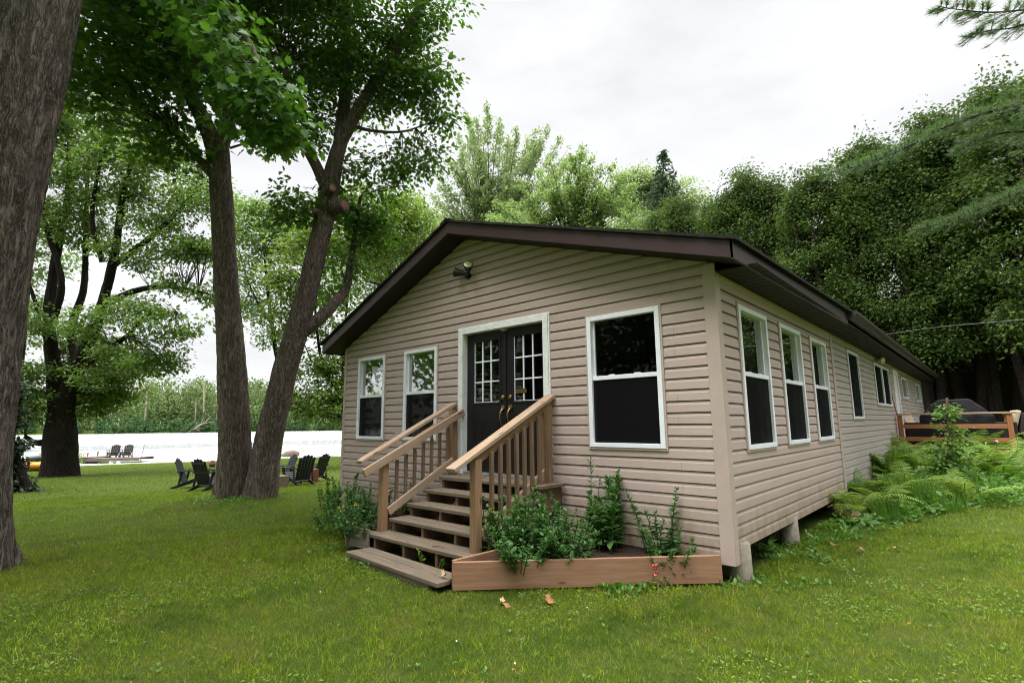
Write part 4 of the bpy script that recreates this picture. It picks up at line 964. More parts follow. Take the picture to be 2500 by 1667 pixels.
# bright yellow-green tree left of the gable, behind the roof edge
simple_tree('maple_tree', 'bright yellow-green tree seen over the left slope of the cottage roof', 950, 44,
            [(960, 560, 44, 2.4), (1010, 540, 44, 2.0), (1030, 560, 44, 1.6), (920, 600, 44, 2.4), (880, 660, 44, 2.4), (1000, 500, 44, 1.0), (960, 640, 44, 2.4)], 480, 26, .27, .5, L_BRIGHT, 74, [([(950, 700, 44), (960, 540, 44)], [.2, .05])], gap=.41)

# cedar row behind the cottage
def cedar(seed):
    rs = np.random.default_rng(seed); H = 14.5; t = thing('cedar_tree', 'x', 'tree', (0, 0, 0), group='cedars in the row behind the cottage')
    stems = []
    for k in range(4):
        a = rs.random()*6.28; r = .25+.5*rs.random(); hh = H*(.72+.28*rs.random())
        stems.append(([(math.cos(a)*r*.5, math.sin(a)*r*.5, -.2), (math.cos(a)*r, math.sin(a)*r, 3), (math.cos(a)*r*1.5, math.sin(a)*r*1.5, hh*.6), (math.cos(a)*r*1.1, math.sin(a)*r*1.1, hh)], [.16, .13, .09, .02]))
    V, F = trunk_mesh(stems, 15, .6, 0, 0, seed); fast_mesh('trunk', V, F, M_BARKD, t, smooth=True)
    bl = []
    for k in range(150):
        z = 4.0+(H-3.6)*rs.random()**.9; rad = 1.7*(1-((z-6)/(H-5))**1.7*.8 if z > 6 else .85+.25*rs.random())*(.75+.5*rs.random()); a = rs.random()*6.28
        bl.append((math.cos(a)*rad*.8, math.sin(a)*rad*.8, z, .30, .30, .62+.5*rs.random()))
    for k in range(9):
        a = rs.random()*6.28; r = .9*rs.random(); bl.append((math.cos(a)*r, math.sin(a)*r, H-.3-r*.7+rs.random()*.5, .16, .16, .75))
    o, C = crown('crown', t, bl, 1050, 28, .135, .21, L_CEDAR, SPRAY, seed, droop=.85, gap=.45, gs=.8, shell=.0, flat=1.3, up=.3)
    twigs('branches', t, C, limb_points(stems, .5), M_BARKD, rs, .35, .014, 3)
    return t
protos = [cedar(s) for s in (101, 102, 103)]
spots = []
cx_, k = 9.5, 0
while cx_ > -15.5:
    spots.append((cx_, 23.4+.9*math.sin(k*2.1)+(-cx_*.16 if cx_ < 2 else 0)+(0 if k % 2 else 1.2), k)); cx_ -= 1.18+.25*math.sin(k*1.7); k += 1
ORD = ['first', 'second', 'third', 'fourth', 'fifth', 'sixth', 'seventh', 'eighth', 'ninth', 'tenth', 'eleventh', 'twelfth', 'thirteenth', 'fourteenth', 'fifteenth', 'sixteenth', 'seventeenth', 'eighteenth', 'nineteenth', 'twentieth', 'twenty-first', 'twenty-second', 'twenty-third', 'twenty-fourth', 'twenty-fifth']
for i, (x, y, k) in enumerate(spots):
    c = protos[i] if i < 3 else copy_tree(protos[i % 3])
    s = .95+.06*max(-1, min(1, x/5))+(.13 if x < -6 else 0)+.035*math.sin(k*3.7); c.location = (x, y, float(zg(x, y))); c.rotation_euler = (0, 0, k*1.9); c.scale = (1.22, 1.22, s)
    n_ = len(spots)
    c['label'] = ('dense dark green cedar at the right end of the row behind the cottage' if i == 0 else
                  'dark green cedar at the left end of the row, half behind the roof' if i == n_-1 else
                  ('dense dark green cedar, %s from the right end of the row behind the cottage' % ORD[i]))
# dark outbuilding behind the cedar trunks
sh = thing('outbuilding', 'dark outbuilding with horizontal boards hidden behind the cedar trunks', 'shed', (4, 29, .2))
mb = MB()
for k in range(22): mb.prism([(-3, 28.0, .1+k*.2), (-3, 27.97, .1+k*.2), (-3, 27.99, .3+k*.2), (-3, 28.02, .3+k*.2)], (16, 0, 0))
mb.build('board_wall', plain('dark_boards', (.035, .03, .026), .9, .2, .2, 3), sh)
mb = MB(); mb.prism([(-3.4, 27.5, 4.4), (-3.4, 31, 6.4), (-3.4, 31, 6.5), (-3.4, 27.5, 4.5)], (16.8, 0, 0)); mb.build('roof', M_SHING, sh)

# white pine whose boughs reach in from the right
pt = thing('pine_tree', 'white pine with soft needled boughs reaching in from the right edge', 'tree', (8.2, 9.5, float(zg(8.2, 9.5))))
tk = np.array([8.2, 9.5, 0]); zb_ = float(zg(8.2, 9.5))
mb = MB(); mb.tube([(8.2, 9.5, zb_-.2), (8.25, 9.5, 6), (8.3, 9.6, 13)], [.32, .26, .15], 16); mb.build('trunk', M_BARKD, pt, smooth=True)
rs = np.random.default_rng(91)
def bough(path, rad, n, dens_, seed, wid=.42, sag=.3):
    C, R = smooth_path(path, rad, .1); m = len(C); mb = MB(); mb.tube([tuple(c) for c in C], [max(.004, r) for r in R], 6); b = mb.build('bough', M_BARKT, pt, smooth=True)
    dens = int(dens_*.7); P = []; A = []; tw = MB()
    Lc = np.linspace(0, 1, m); d = unit(np.gradient(C, axis=0))
    for _ in range(n):
        k = int((rs.random()**.85)*(m-1)); side = rs.choice([-1, 1]); ln = wid*(1.15-.75*Lc[k])*(.35+1.15*rs.random()**1.5)
        s = unit(np.cross(d[k], [0, 0, 1.]))*side; v = unit(s*.75+d[k]*.75+np.array([0, 0, .12+.25*rs.normal()]))
        e = C[k]+v*ln+np.array([0, 0, -sag*ln*ln]); tw.tube([tuple(C[k]), tuple((C[k]+e)/2+np.array([0, 0, .02])), tuple(e)], [.006, .004, .002], 4, False)
        q = np.where(rs.random((dens, 1)) < .6, .78+.22*rs.random((dens, 1)), .25+.6*rs.random((dens, 1))); pp = C[k]+(e-C[k])*q; P.append(pp); A.append(np.repeat(v[None], dens, 0)+rs.normal(size=(dens, 3))*.5+np.array([0, 0, .18]))
    P = np.concatenate(P); A = np.concatenate(A)
    tw.build('twigs', M_BARKT, b)
    fast_mesh('needles', *leaves(P, A, rs.normal(size=P.shape), .12*(.7+.6*rs.random(len(P))), T_([(-.02, 0, 0), (.02, 0, 0), (0, 1, -.06)], [(0, 1, 2)])), L_PINE, b)
bough(px([(2680, 215, 10.5), (2500, 250, 10.2), (2330, 300, 10), (2200, 365, 9.8), (2110, 400, 9.7), (2048, 418, 9.6)]), [.06, .05, .035, .02, .012, .006], 330, 80, 1, .55)
bough(px([(2700, 330, 10.9), (2520, 320, 10.6), (2420, 330, 10.4), (2340, 365, 10.2)]), [.05, .04, .02, .008], 260, 60, 5, .55)
bough(px([(2700, 400, 10), (2560, 440, 9.8), (2440, 490, 9.6), (2330, 535, 9.5), (2240, 560, 9.4)]), [.05, .04, .025, .014, .006], 300, 60, 2, .45)
bough(px([(2700, -60, 9), (2560, 10, 8.8), (2440, 30, 8.6), (2350, 25, 8.5), (2285, 15, 8.4)]), [.03, .02, .012, .008, .004], 110, 90, 3, .42, .8)
bough(px([(2640, -10, 9), (2500, 60, 8.8), (2420, 75, 8.7), (2370, 85, 8.6)]), [.02, .014, .008, .004], 60, 80, 4, .36, .8)

# ------------------------------------------------------------------ far bank
rs = np.random.default_rng(111); parts = []; partsL = []
for i in range(560):
    t_ = rs.uniform(-230, 320); s_ = 299+rs.random()**.7*55; p = sA*s_+tA*t_; zz = float(zg(p[0], p[1])); Hh = rs.uniform(14, 29)+(s_-300)*.06; R_ = rs.uniform(4.0, 6.5)
    n = 300; d = unit(rs.normal(size=(n, 3))); r = .55+.45*rs.random((n, 1)); q = np.array([p[0], p[1], zz+Hh*.5])+d*r*np.array([R_, R_, Hh*.5])
    q = q+(fbm(q*.35, 3, 2)[:, None]-.5)*3
    parts.append(leaves(q, rs.normal(size=q.shape)+[0, 0, -.2], rs.normal(size=q.shape)*.6+[0, 0, .6], 1.35*(.6+.8*rs.random(n)), LEAF4))
for i in range(420):
    t_ = rs.uniform(-230, 320); s_ = 294+rs.random()*9; p = sA*s_+tA*t_; zz = float(zg(p[0], p[1])); R_ = rs.uniform(1.6, 4.6); Hh = rs.uniform(1.8, 9)
    n = 130; d = unit(rs.normal(size=(n, 3))); q = np.array([p[0], p[1], zz+Hh*.45])+d*(.5+.5*rs.random((n, 1)))*np.array([R_, R_, Hh*.55])
    partsL.append(leaves(q, rs.normal(size=q.shape)+[0, 0, -.2], rs.normal(size=q.shape)*.6+[0, 0, .6], .95*(.6+.8*rs.random(n)), LEAF4))
wd = fast_mesh('far_wood', *pack(parts), L_FAR); wd['kind'] = 'stuff'
wd2 = fast_mesh('far_bank_bushes', *pack(partsL), L_FARLOW); wd2['kind'] = 'stuff'
for i, (u, v0, v1, w_, lab) in enumerate(((497, 1015, 925, .45, 'bare pale dead trunk standing in the far wood left of the twin trees'), (527, 1037, 962, .35, 'pale slanting dead trunk at the far bank just left of the twin trees'), (740, 1015, 945, .35, 'slanting pale dead trunk on the far bank right of the leaning tree'),
                                          (478, 1005, 975, .3, 'short pale forked trunk in the far wood'), (358, 975, 940, .35, 'pale bare trunk in the far wood above the dock chairs'))):
    D_ = 250
    while float(zg(*at(u, v0, D_)[:2])) < -1.0: D_ += 3
    p, q = at(u, v0, D_), at(u+(v0-v1)*(.10 if i in (1, 2) else .01), v1, D_); b_ = np.array([p[0], p[1], zg(p[0], p[1])])
    t = thing('dead_tree', lab, 'dead tree', tuple(b_))
    mb = MB(); mb.tube([b_, p, (p+q)/2+np.array([.2, 0, 0]), q], [w_*1.2, w_, w_*.8, w_*.3], 7)
    m_ = (p+q)/2; e = m_+(q-p)*.35+RT*1.6; mb.tube([m_, e], [w_*.4, .08], 5); e = p+(q-p)*.7-RT*1.8+np.array([0, 0, 1.2]); mb.tube([p+(q-p)*.6, e], [w_*.35, .06], 5)
    mb.build('trunk', M_PALE, t, smooth=True)
a, b = at(458, 1056, 250), at(505, 1030, 252)
t = thing('fallen_tree', 'bleached fallen tree hanging over the far water', 'fallen tree', tuple(a))
mb = MB(); mb.tube([a, a+(b-a)*.5+np.array([0, 0, .5]), b], [.28, .2, .06], 6)
for k in range(16):
    s_ = a+(b-a)*rs.uniform(.25, .9); e = s_+(b-a)*rs.uniform(.15, .35)+rs.normal(size=3)*1.3+np.array([0, 0, .6]); mb.tube([s_, (s_+e)/2+np.array([0, 0, .3]), e], [.09, .06, .03], 4)
mb.build('trunk', M_PALE, t, smooth=True)

# ------------------------------------------------------------------ deck at the side door, with what stands on it
dk = thing('side_deck', 'low cedar deck with orange-brown two-rail fence beside the side door', 'deck', (1.1, 13.8, .2))
DY, DF = 12.30, .60
for k in range(24): beam('floor_board', (.04, DY+.05+k*.142, DF-.02), (2.28, DY+.05+k*.142, DF-.02), .134, .036, M_DECK, dk)
beam('joist', (.04, DY, DF-.13), (2.28, DY, DF-.13), .04, .17, M_DECK, dk); beam('joist', (2.27, DY, DF-.13), (2.27, DY+3.4, DF-.13), .04, .17, M_DECK, dk)
for x, y in ((.09, DY), (2.22, DY), (2.22, DY+1.7), (2.22, DY+3.3)): beam('post', (x, y-.02, -.1), (x, y-.02, 1.42), .10, .10, M_DECK, dk, up=(0, 1, 0))
beam('cap_rail', (-.0+.03, DY-.03, 1.445), (2.36, DY-.03, 1.455), .14, .042, M_RAIL, dk)
for z in (1.13, .80): beam('rail', (.15, DY-.03, z), (2.17, DY-.03, z), .04, .105, M_DECK, dk)
beam('cap_rail', (2.22, DY+.06, 1.445), (2.22, DY+3.3, 1.455), .14, .04, M_RAIL, dk)
for z in (1.13, .80): beam('rail', (2.22, DY+.05, z), (2.22, DY+3.25, z), .04, .105, M_DECK, dk)
bq = thing('covered_grill', 'large barbecue grill under a black fabric cover on the deck', 'grill', (1.15, 13.5, DF))
mb = MB(); x0, x1, y0, y1 = .42, 1.98, 13.05, 13.85
ring = lambda a, z, e: [(x0+a+e, y0+.04+a*.3, z), (x1-a-e, y0+.04+a*.3, z), (x1-a-e, y1-a*.3, z), (x0+a+e, y1-a*.3, z)]
lv = [ring(0, DF+.02, -.02), ring(0, DF+.5, .0), ring(.02, DF+.78, 0), ring(.42, DF+1.20, 0), ring(.46, DF+1.235, 0)]
lv[-1] = [(x, y, z-.012*((x-x0) < .8)) for x, y, z in lv[-1]]
vs = [p for l in lv for p in l]; fs = [(4*i+k, 4*i+(k+1) % 4, 4*i+4+(k+1) % 4, 4*i+4+k) for i in range(len(lv)-1) for k in range(4)]+[tuple(range(4*len(lv)-4, 4*len(lv)))]
mb.add(vs, fs); cv = mb.build('cover', M_COVER, bq, bevel=.03)
sd = cv.modifiers.new('sub', 'SUBSURF'); sd.subdivision_type = 'SIMPLE'; sd.levels = 4; sd.render_levels = 4
tx = bpy.data.textures.new('folds', 'CLOUDS'); tx.noise_scale = .25
dm = cv.modifiers.new('folds', 'DISPLACE'); dm.texture = tx; dm.strength = .05; dm.mid_level = .5; dm.texture_coords = 'LOCAL'
mb = MB(); mb.box(.5, 1.9, 13.12, 13.8, DF, DF+.12); mb.build('cart_base', M_BLACK, bq)
def patio_chair(x, y, rz, lab):
    t = thing('patio_chair', lab, 'chair', (0, 0, 0), group='cushioned patio chairs on the deck')
    mb = MB(); mb.box(-.32, .32, -.3, .32, 0, .36); mb.box(-.36, -.28, -.32, .34, 0, .62); mb.box(.28, .36, -.32, .34, 0, .62); mb.prism([(-.3, -.42, .3), (.3, -.42, .3), (.3, -.34, .3), (-.3, -.34, .3)], (0, -.12, .55))
    mb.build('frame', M_WICKER, t, bevel=.02)
    mb = MB(); mb.box(-.27, .27, -.28, .33, .365, .48); mb.build('seat_cushion', M_CUSH, t, bevel=.04)
    mb = MB(); mb.prism([(-.27, -.33, .45), (.27, -.33, .45), (.27, -.20, .47), (-.27, -.20, .47)], (0, -.14, .46)); mb.build('back_cushion', M_CUSH, t, bevel=.04)
    t.location = (x, y, DF); t.rotation_euler = (0, 0, rz)
patio_chair(.36, 14.35, -1.9, 'beige-cushioned patio chair at the house end of the covered grill')
patio_chair(2.0, 14.0, 1.75, 'beige-cushioned patio chair by the outer corner of the deck rail')
b_ = thing('storage_bin', 'dark blue lidded bin beyond the deck at the right edge', 'bin', (2.95, 13.7, float(zg(2.95, 13.7))))
z_ = float(zg(2.95, 13.7)); mb = MB(); mb.hexa([(2.52, 13.2, z_), (3.4, 13.2, z_), (3.4, 14.2, z_), (2.52, 14.2, z_), (2.48, 13.1, z_+.72), (3.5, 13.1, z_+.72), (3.5, 14.3, z_+.72), (2.48, 14.3, z_+.72)]); mb.build('body', M_BAG, b_, bevel=.03)
mb = MB(); mb.box(2.44, 3.54, 13.06, 14.34, z_+.72, z_+.80); mb.build('lid', M_BIN, b_, bevel=.02)
sk = thing('broom_handle', 'thin brown stick leaning on the wall by the deck rail', 'stick', (.03, 12.2, 1.4))
MB().tube([(.10, 12.26, .62), (.06, 12.1, 1.45), (.02, 11.9, 1.98)], .012, 8).build('stick', M_DECK, sk, smooth=True)
# stake and climbing plant before the deck
vg = ground_at(2318, 1215); Dv = float((vg-CAM)@FW)
t = thing('climbing_plant', 'leafy climbing plant twining up a brown stake before the deck rail', 'plant', tuple(vg))
st0, st1 = vg-np.array([0, 0, .1]), at(2312, 972, Dv)
beam('stake', tuple(st0), tuple(st1), .03, .03, M_BALU, t)
bl = pb([(2312, 1010, Dv, .14), (2318, 1050, Dv, .17), (2325, 1090, Dv, .2), (2312, 1130, Dv, .2), (2330, 1165, Dv, .24), (2300, 1180, Dv, .2), (2350, 1120, Dv, .2), (2360, 1060, Dv, .14), (2285, 1090, Dv, .14), (2275, 1140, Dv, .18), (2345, 1180, Dv, .25)])
o, C = crown('foliage', t, bl, 150, 9, .085, .075, L_VINE, LEAF4, 121, gap=.2, gs=.4, flat=.8)
twigs('stems', t, C, np.linspace(st0, st1, 12), M_BALU, rg, .8, .005)

# ------------------------------------------------------------------ flowers and ferns
def herb(name, label, base, stems, mat, seed, leaf=.06, rad=.16, lean=.16, spike=None, tmpl=LEAF4, dens=78, group=None):
    """a bushy flowering plant: upright stems dressed in whorls of pointed leaves; stems = [(height, count)]"""
    rs = np.random.default_rng(seed); t = thing(name, label, 'plant', tuple(base), group=group); mb = MB(); P = []; A = []; S = []; fl = []
    for h0, cnt in stems:
        for _ in range(cnt):
            a = rs.random()*6.28; r = rad*math.sqrt(rs.random()); b = np.array(base)+[math.cos(a)*r, math.sin(a)*r, 0]
            h = h0*(.75+.4*rs.random()); tip = b+[math.cos(a)*lean*h*(.4+rs.random()), math.sin(a)*lean*h*(.4+rs.random()), h]; mid = (b+tip)/2+rs.normal(size=3)*.015
            mb.tube([tuple(b-np.array([0, 0, .03])), tuple(mid), tuple(tip)], [.006, .005, .003], 5, False)
            n = int(h*dens); q = np.sort(rs.random(n))**.8
            q = q*.93+.07; pp = np.where(q[:, None] < .5, b+(mid-b)*q[:, None]*2, mid+(tip-mid)*(q[:, None]*2-1)); an = np.arange(n)*2.4+rs.random()
            v = np.stack([np.cos(an), np.sin(an), .25+.9*q**3+.25*rs.normal(size=n)], -1); P.append(pp); A.append(v); S.append(leaf*(1.15-.65*q)*(.7+.6*rs.random(n)))
            fl.append(tip)
    P = np.concatenate(P); A = np.concatenate(A); S = np.concatenate(S)
    mb.build('stems', mat, t)
    fast_mesh('foliage', *leaves(P, A, np.repeat([[0, 0, 1.]], len(P), 0)+rs.normal(size=P.shape)*.35, S, tmpl), mat, t)
    if spike:
        m, n, ln, pick = spike; pts = []
        for tip in fl[:pick]:
            k = np.arange(n); pts.append(tip+np.stack([np.cos(k*2.3)*.014, np.sin(k*2.3)*.014, (k/n-.3)*ln], -1))
        pts = np.concatenate(pts); v = rs.normal(size=pts.shape)+[0, 0, -.1]
        fast_mesh('flowers', *leaves(pts, v, rs.normal(size=pts.shape), .026, LEAF4), m, t)
    return t
def onplane(u, v, z):
    d = FW + RT*((u-1250)/FPX) - UP*((v-833.5)/FPX); return CAM+d*((z-CAM[2])/d[2])
herb('snapdragon', 'bushy green snapdragon at the step end of the red planter box', onplane(1275, 1358, .02), [(.62, 9), (.42, 10)], L_HERB, 201, .085, .22, .25)
herb('snapdragon', 'low spreading snapdragon flopping over the front board of the red planter', onplane(1325, 1362, .02), [(.42, 10), (.3, 12)], L_HERB, 202, .078, .20, .45)
herb('snapdragon', 'bushy snapdragon beside the right stair rail in the red planter', onplane(1225, 1348, .02), [(.55, 9), (.36, 8)], L_HERB, 203, .085, .20, .22, (M_YEL, 8, .03, 1))
herb('snapdragon', 'snapdragon with one tall pale spike left of the tallest planter plant', onplane(1385, 1352, .02), [(.58, 4), (.36, 11)], L_HERB, 204, .075, .19, .4)
herb('snapdragon', 'snapdragon leaning over the front board below the right stair rail', onplane(1270, 1385, .02), [(.34, 9), (.24, 8)], L_HERB, 219, .08, .16, .6)
herb('snapdragon', 'dark leafy snapdragon spilling over the middle of the red board', onplane(1390, 1372, .02), [(.32, 10), (.22, 8)], L_HERB, 220, .08, .16, .6)
herb('milkweed', 'tallest broad-leaved plant in the middle of the red planter', onplane(1480, 1338, .03), [(.66, 8), (.48, 7)], L_HERB, 205, .115, .14, .16)
herb('fern', 'small drooping fern above the tallest planter plant', onplane(1452, 1325, .03), [(.80, 2)], L_HERB, 206, .15, .04, .12, None, LANCE, 30)
herb('snapdragon', 'thin plant with a feathery top trailing over the red planter board', onplane(1610, 1352, .02), [(.66, 3), (.40, 10)], L_HERB, 207, .08, .14, .3)
pp_ = ground_at(1635, 1420)
herb('snapdragon', 'trailing plant hanging in front of the red planter to the grass', (pp_[0], pp_[1], pp_[2]), [(.40, 9), (.25, 8)], L_HERB, 208, .08, .13, .5)
herb('snapdragon', 'short plant with a coral pink flower spike in the grass before the planter', ground_at(1600, 1440), [(.15, 2)], L_HERBY, 209, .04, .02, .2, (M_PINK, 16, .09, 1))
herb('thin_weed', 'thin weed with a white flower at the corner end of the red planter', onplane(1690, 1352, .02), [(.33, 2)], L_HERBY, 210, .03, .02, .12, (M_WHITEP, 8, .02, 1), LANCE, 25)
herb('thin_weed', 'small yellow-green weed growing near the corner of the red planter', onplane(1655, 1346, .02), [(.16, 4)], L_HERBY, 211, .04, .05, .5)
herb('sapling', 'bright yellow-green sapling at the foot of the right stair post', onplane(1165, 1362, -.1), [(.30, 3)], L_HERBY, 212, .085, .05, .35, None, LEAF4, 28)
herb('snapdragon', 'leafy bush with yellow flowers at the front of the grey planter', onplane(878, 1305, .0), [(.34, 10), (.22, 8)], L_HERB, 213, .075, .18, .4, (M_YEL, 10, .04, 2))
herb('snapdragon', 'leafy bush with pale orange blooms by the left stair post', onplane(905, 1270, .0), [(.46, 10), (.3, 8)], L_HERB, 214, .08, .22, .3, (plain('peach_petals', (.6, .36, .2), .7), 10, .05, 2))
herb('snapdragon', 'bushy plant half way along the grey planter', onplane(850, 1275, .0), [(.42, 11), (.3, 8)], L_HERB, 215, .08, .26, .35)
herb('snapdragon', 'tall spiky plant at the far left end of the grey planter', onplane(826, 1240, .0), [(.5, 6), (.34, 9)], L_HERB, 216, .085, .26, .3)
herb('snapdragon', 'green plant against the siding behind the left stair rail', onplane(960, 1258, .0), [(.4, 7), (.28, 6)], L_HERB, 217, .08, .22, .3)
herb('snapdragon', 'plant spilling over the outer corner of the grey planter onto the lawn', onplane(822, 1290, -.08), [(.34, 10), (.2, 8)], L_HERB, 218, .075, .24, .5)
for k, (u, v) in enumerate(((945, 1328), (990, 1352), (1035, 1378), (1070, 1390))):
    herb('weed', ('tall weed growing through the first open step at its left', 'curling weed under the middle of the lowest tread', 'small bright weed beside the plank step', 'bright green weed at the right end of the plank step')[k], onplane(u, v, -.14), [(.16 if k else .3, 3)], L_HERBY, 230+k, .05, .03, .4, None, LEAF4, 36)

def fern(label, base, n, ln, mat, seed, tilt=1.0, group='ferns in the bed along the side wall', az=None):
    rs = np.random.default_rng(seed); t = thing('fern', label, 'fern', tuple(base), group=group); VS = []; mb = MB()
    for k in range(n):
        a = rs.random()*6.28 if az is None else az+rs.normal()*.9; L = ln*(.7+.45*rs.random()); el = tilt*(.75+.5*rs.random()); m = 26
        s = np.linspace(0, 1, m); ang = el-(1.5*s**1.6)*(.6+.6*rs.random()); dx = np.cumsum(np.cos(ang))*L/m; dz = np.cumsum(np.sin(ang))*L/m
        C = np.array(base)+np.stack([np.cos(a)*dx, np.sin(a)*dx, dz], -1); d = unit(np.gradient(C, axis=0)); sd_ = unit(np.cross(d, [0, 0, 1.])); nn = np.cross(sd_, d)
        mb.tube([tuple(c) for c in C[::5]]+[tuple(C[-1])], [.006]*len(C[::5])+[.002], 4, False)
        w = L*.26*np.sin(np.pi*np.clip(s*.93+.05, 0, 1))**.75*(1-.25*s)
        for sg in (-1, 1):
            q = np.arange(3, m); v = sd_[q]*sg+d[q]*.45-nn[q]*.15+rs.normal(size=(len(q), 3))*.06
            VS.append((C[q], v, nn[q], w[q]))
    P, A, Nn, S = (np.concatenate(x) for x in zip(*VS))
    PIN = T_([(0, 0, 0), (.055, .15, .01), (.045, .55, .0), (0, 1, -.10), (-.045, .55, .0), (-.055, .15, .01)], [(0, 1, 2), (0, 2, 3), (0, 3, 4), (0, 4, 5)])
    fast_mesh('fronds', *leaves(P, A, Nn, S, PIN), mat, t); mb.build('stalks', mat, t)
fern_spots = [(2215, 1225, 9, .7, 0, 'pale fern in the middle of the bed, left of the tall grass'), (2335, 1120, 10, .95, 0, 'tall pale fern under the middle of the deck rail'), (2295, 1110, 9, .9, 1, 'tall green fern left of the stake against the deck'), (2400, 1110, 10, .95, 1, 'tall green fern hiding the foot of the outer deck rail'), (2400, 1180, 9, .8, 0, 'pale fern right of the climbing plant, in front'), (2250, 1185, 9, .75, 0, 'pale fern left of the climbing plant, in front'), (2120, 1225, 8, .7, 1, 'upright green fern behind the palest fern'),
  (2095, 1262, 11, .62, 0, 'pale yellow-green fern at the corner of the side wall joint'), (2150, 1250, 9, .60, 0, 'yellow fern spreading over the lawn edge nearest the pier'), (2070, 1215, 8, .55, 1, 'dark green fern against the side wall by the joint strip'),
              (2185, 1190, 9, .7, 1, 'green fern behind the yellow ferns, close to the wall'), (2230, 1150, 9, .75, 0, 'light fern beside the deck post at the wall'), (2260, 1120, 8, .8, 1, 'upright fern standing under the lower deck rail'),
              (2360, 1235, 9, .6, 0, 'yellow fern in the middle front of the bed'), (2290, 1165, 8, .75, 1, 'fern left of the staked climbing plant'), (2370, 1150, 9, .8, 1, 'upright fern right of the staked climbing plant'),
              (2420, 1140, 9, .8, 0, 'pale fern before the outer deck post'), (2470, 1130, 9, .8, 0, 'large pale fern right of the outer deck post'), (2450, 1190, 8, .6, 1, 'low green fern near the right edge of the bed'), (2490, 1175, 8, .7, 0, 'fern at the right edge of the photo')]
for k, (u, v, n, ln, dk_, lab) in enumerate(fern_spots): fern(lab, ground_at(u, v), n+5, ln*(1.55 if v < 1200 else 1.3), L_FERNG if dk_ else L_FERN, 300+k, 1.2 if v < 1200 else .95)
# leafy ground cover and long grass through the bed
rs = np.random.default_rng(401); P = []
poly = np.array([(.12, 2.9), (.75, 3.3), (1.05, 4.4), (1.35, 5.4), (1.9, 6.1), (3.6, 8.2), (3.6, 12.1), (.05, 12.1), (.05, 2.9)])
def inpoly(x, y, pg):
    c = np.zeros(x.shape, bool); j = len(pg)-1
    for i in range(len(pg)):
        xi, yi = pg[i]; xj, yj = pg[j]; c ^= ((yi > y) != (yj > y)) & (x < (xj-xi)*(y-yi)/(yj-yi+1e-12)+xi); j = i
    return c
q = rs.random((60000, 2))*[3.6, 9.4]+[0, 2.8]; q = q[inpoly(q[:, 0], q[:, 1], poly)]
hh = fbm(np.stack([q[:, 0]*2.2, q[:, 1]*2.2, 0*q[:, 0]], -1), 7, 2); q = q[:12000]; hh = hh[:12000]
z = zg(q[:, 0], q[:, 1])+rs.random(len(q))**1.3*np.clip(hh*.8-.15, .06, .22+.035*(q[:, 1]-2.8))*np.clip((q[:, 1]-2.5)/3, .35, 1)
P = np.stack([q[:, 0], q[:, 1], z], -1)
gc = fast_mesh('ground_cover', *leaves(P, rs.normal(size=P.shape)*[1, 1, .5]+[0, 0, .15], rs.normal(size=P.shape)*.45+[0, 0, .9], .085*(.45+.9*rs.random(len(P))), LEAF4), L_COVER); gc['kind'] = 'stuff'
for k, (u, v, h, lab) in enumerate(((2240, 1240, .62, 'tuft of long fine grass in the middle of the fern bed'), (2175, 1275, .4, 'tuft of long grass at the front of the fern bed'), (2400, 1225, .45, 'tuft of long grass near the right part of the bed'), (2320, 1248, .38, 'tuft of long grass below the climbing plant'))):
    b = ground_at(u, v); t = thing('grass_tuft', lab, 'grass tuft', tuple(b)); n = 170; a = rs.random(n)*6.28; r = .16*np.sqrt(rs.random(n)); p = np.array(b)+np.stack([np.cos(a)*r, np.sin(a)*r, 0*a], -1)
    BL = T_([(-.010, 0, 0), (.010, 0, 0), (.008, .5, .02), (-.008, .5, .02), (0, 1, -.12)], [(0, 1, 2), (0, 2, 3), (3, 2, 4)])
    fast_mesh('blades', *leaves(p, np.stack([np.cos(a)*.45, np.sin(a)*.45, 1+0*a], -1)+rs.normal(size=p.shape)*.18, np.stack([np.cos(a), np.sin(a), 0*a], -1)+rs.normal(size=p.shape)*.3, h*(.6+.6*rs.random(n)), BL), L_COVER, t)
for k, (u, v, lab) in enumerate(((2115, 1288, 'broad-leaved plant at the foot of the pale fern'), (2200, 1262, 'broad-leaved plant at the front edge of the fern bed'), (2245, 1255, 'broad-leaved plant beside the long grass tuft'), (1842, 1352, 'broad-leaved weed beside the corner pier'))):
    herb('broadleaf_plant', lab, ground_at(u, v), [(.14, 7)], L_COVER, 420+k, .16, .16, .9, None, LEAF4, 30)
herb('thin_weed', 'thin tall weed leaning on the side wall by the deck post', ground_at(2168, 1150), [(.8, 3)], L_HERB, 431, .07, .08, .12, None, LANCE, 40)
herb('thin_weed', 'tall weed with small white blossoms by the outer deck post', ground_at(2428, 1160), [(.75, 4)], L_HERB, 432, .05, .1, .14, (M_WHITEP, 10, .03, 4), LANCE, 30)
herb('phlox', 'plant with a pink bloom in the right part of the fern bed', ground_at(2385, 1215), [(.42, 7)], L_COVER, 433, .08, .16, .3, (M_PINK, 10, .03, 2))
herb('phlox', 'leafy green plant behind the climbing stake in the fern bed', ground_at(2345, 1185), [(.6, 8)], L_COVER, 434, .1, .2, .25)
herb('phlox', 'leafy green plant at the right end of the fern bed', ground_at(2440, 1215), [(.4, 8)], L_COVER, 435, .09, .22, .35)

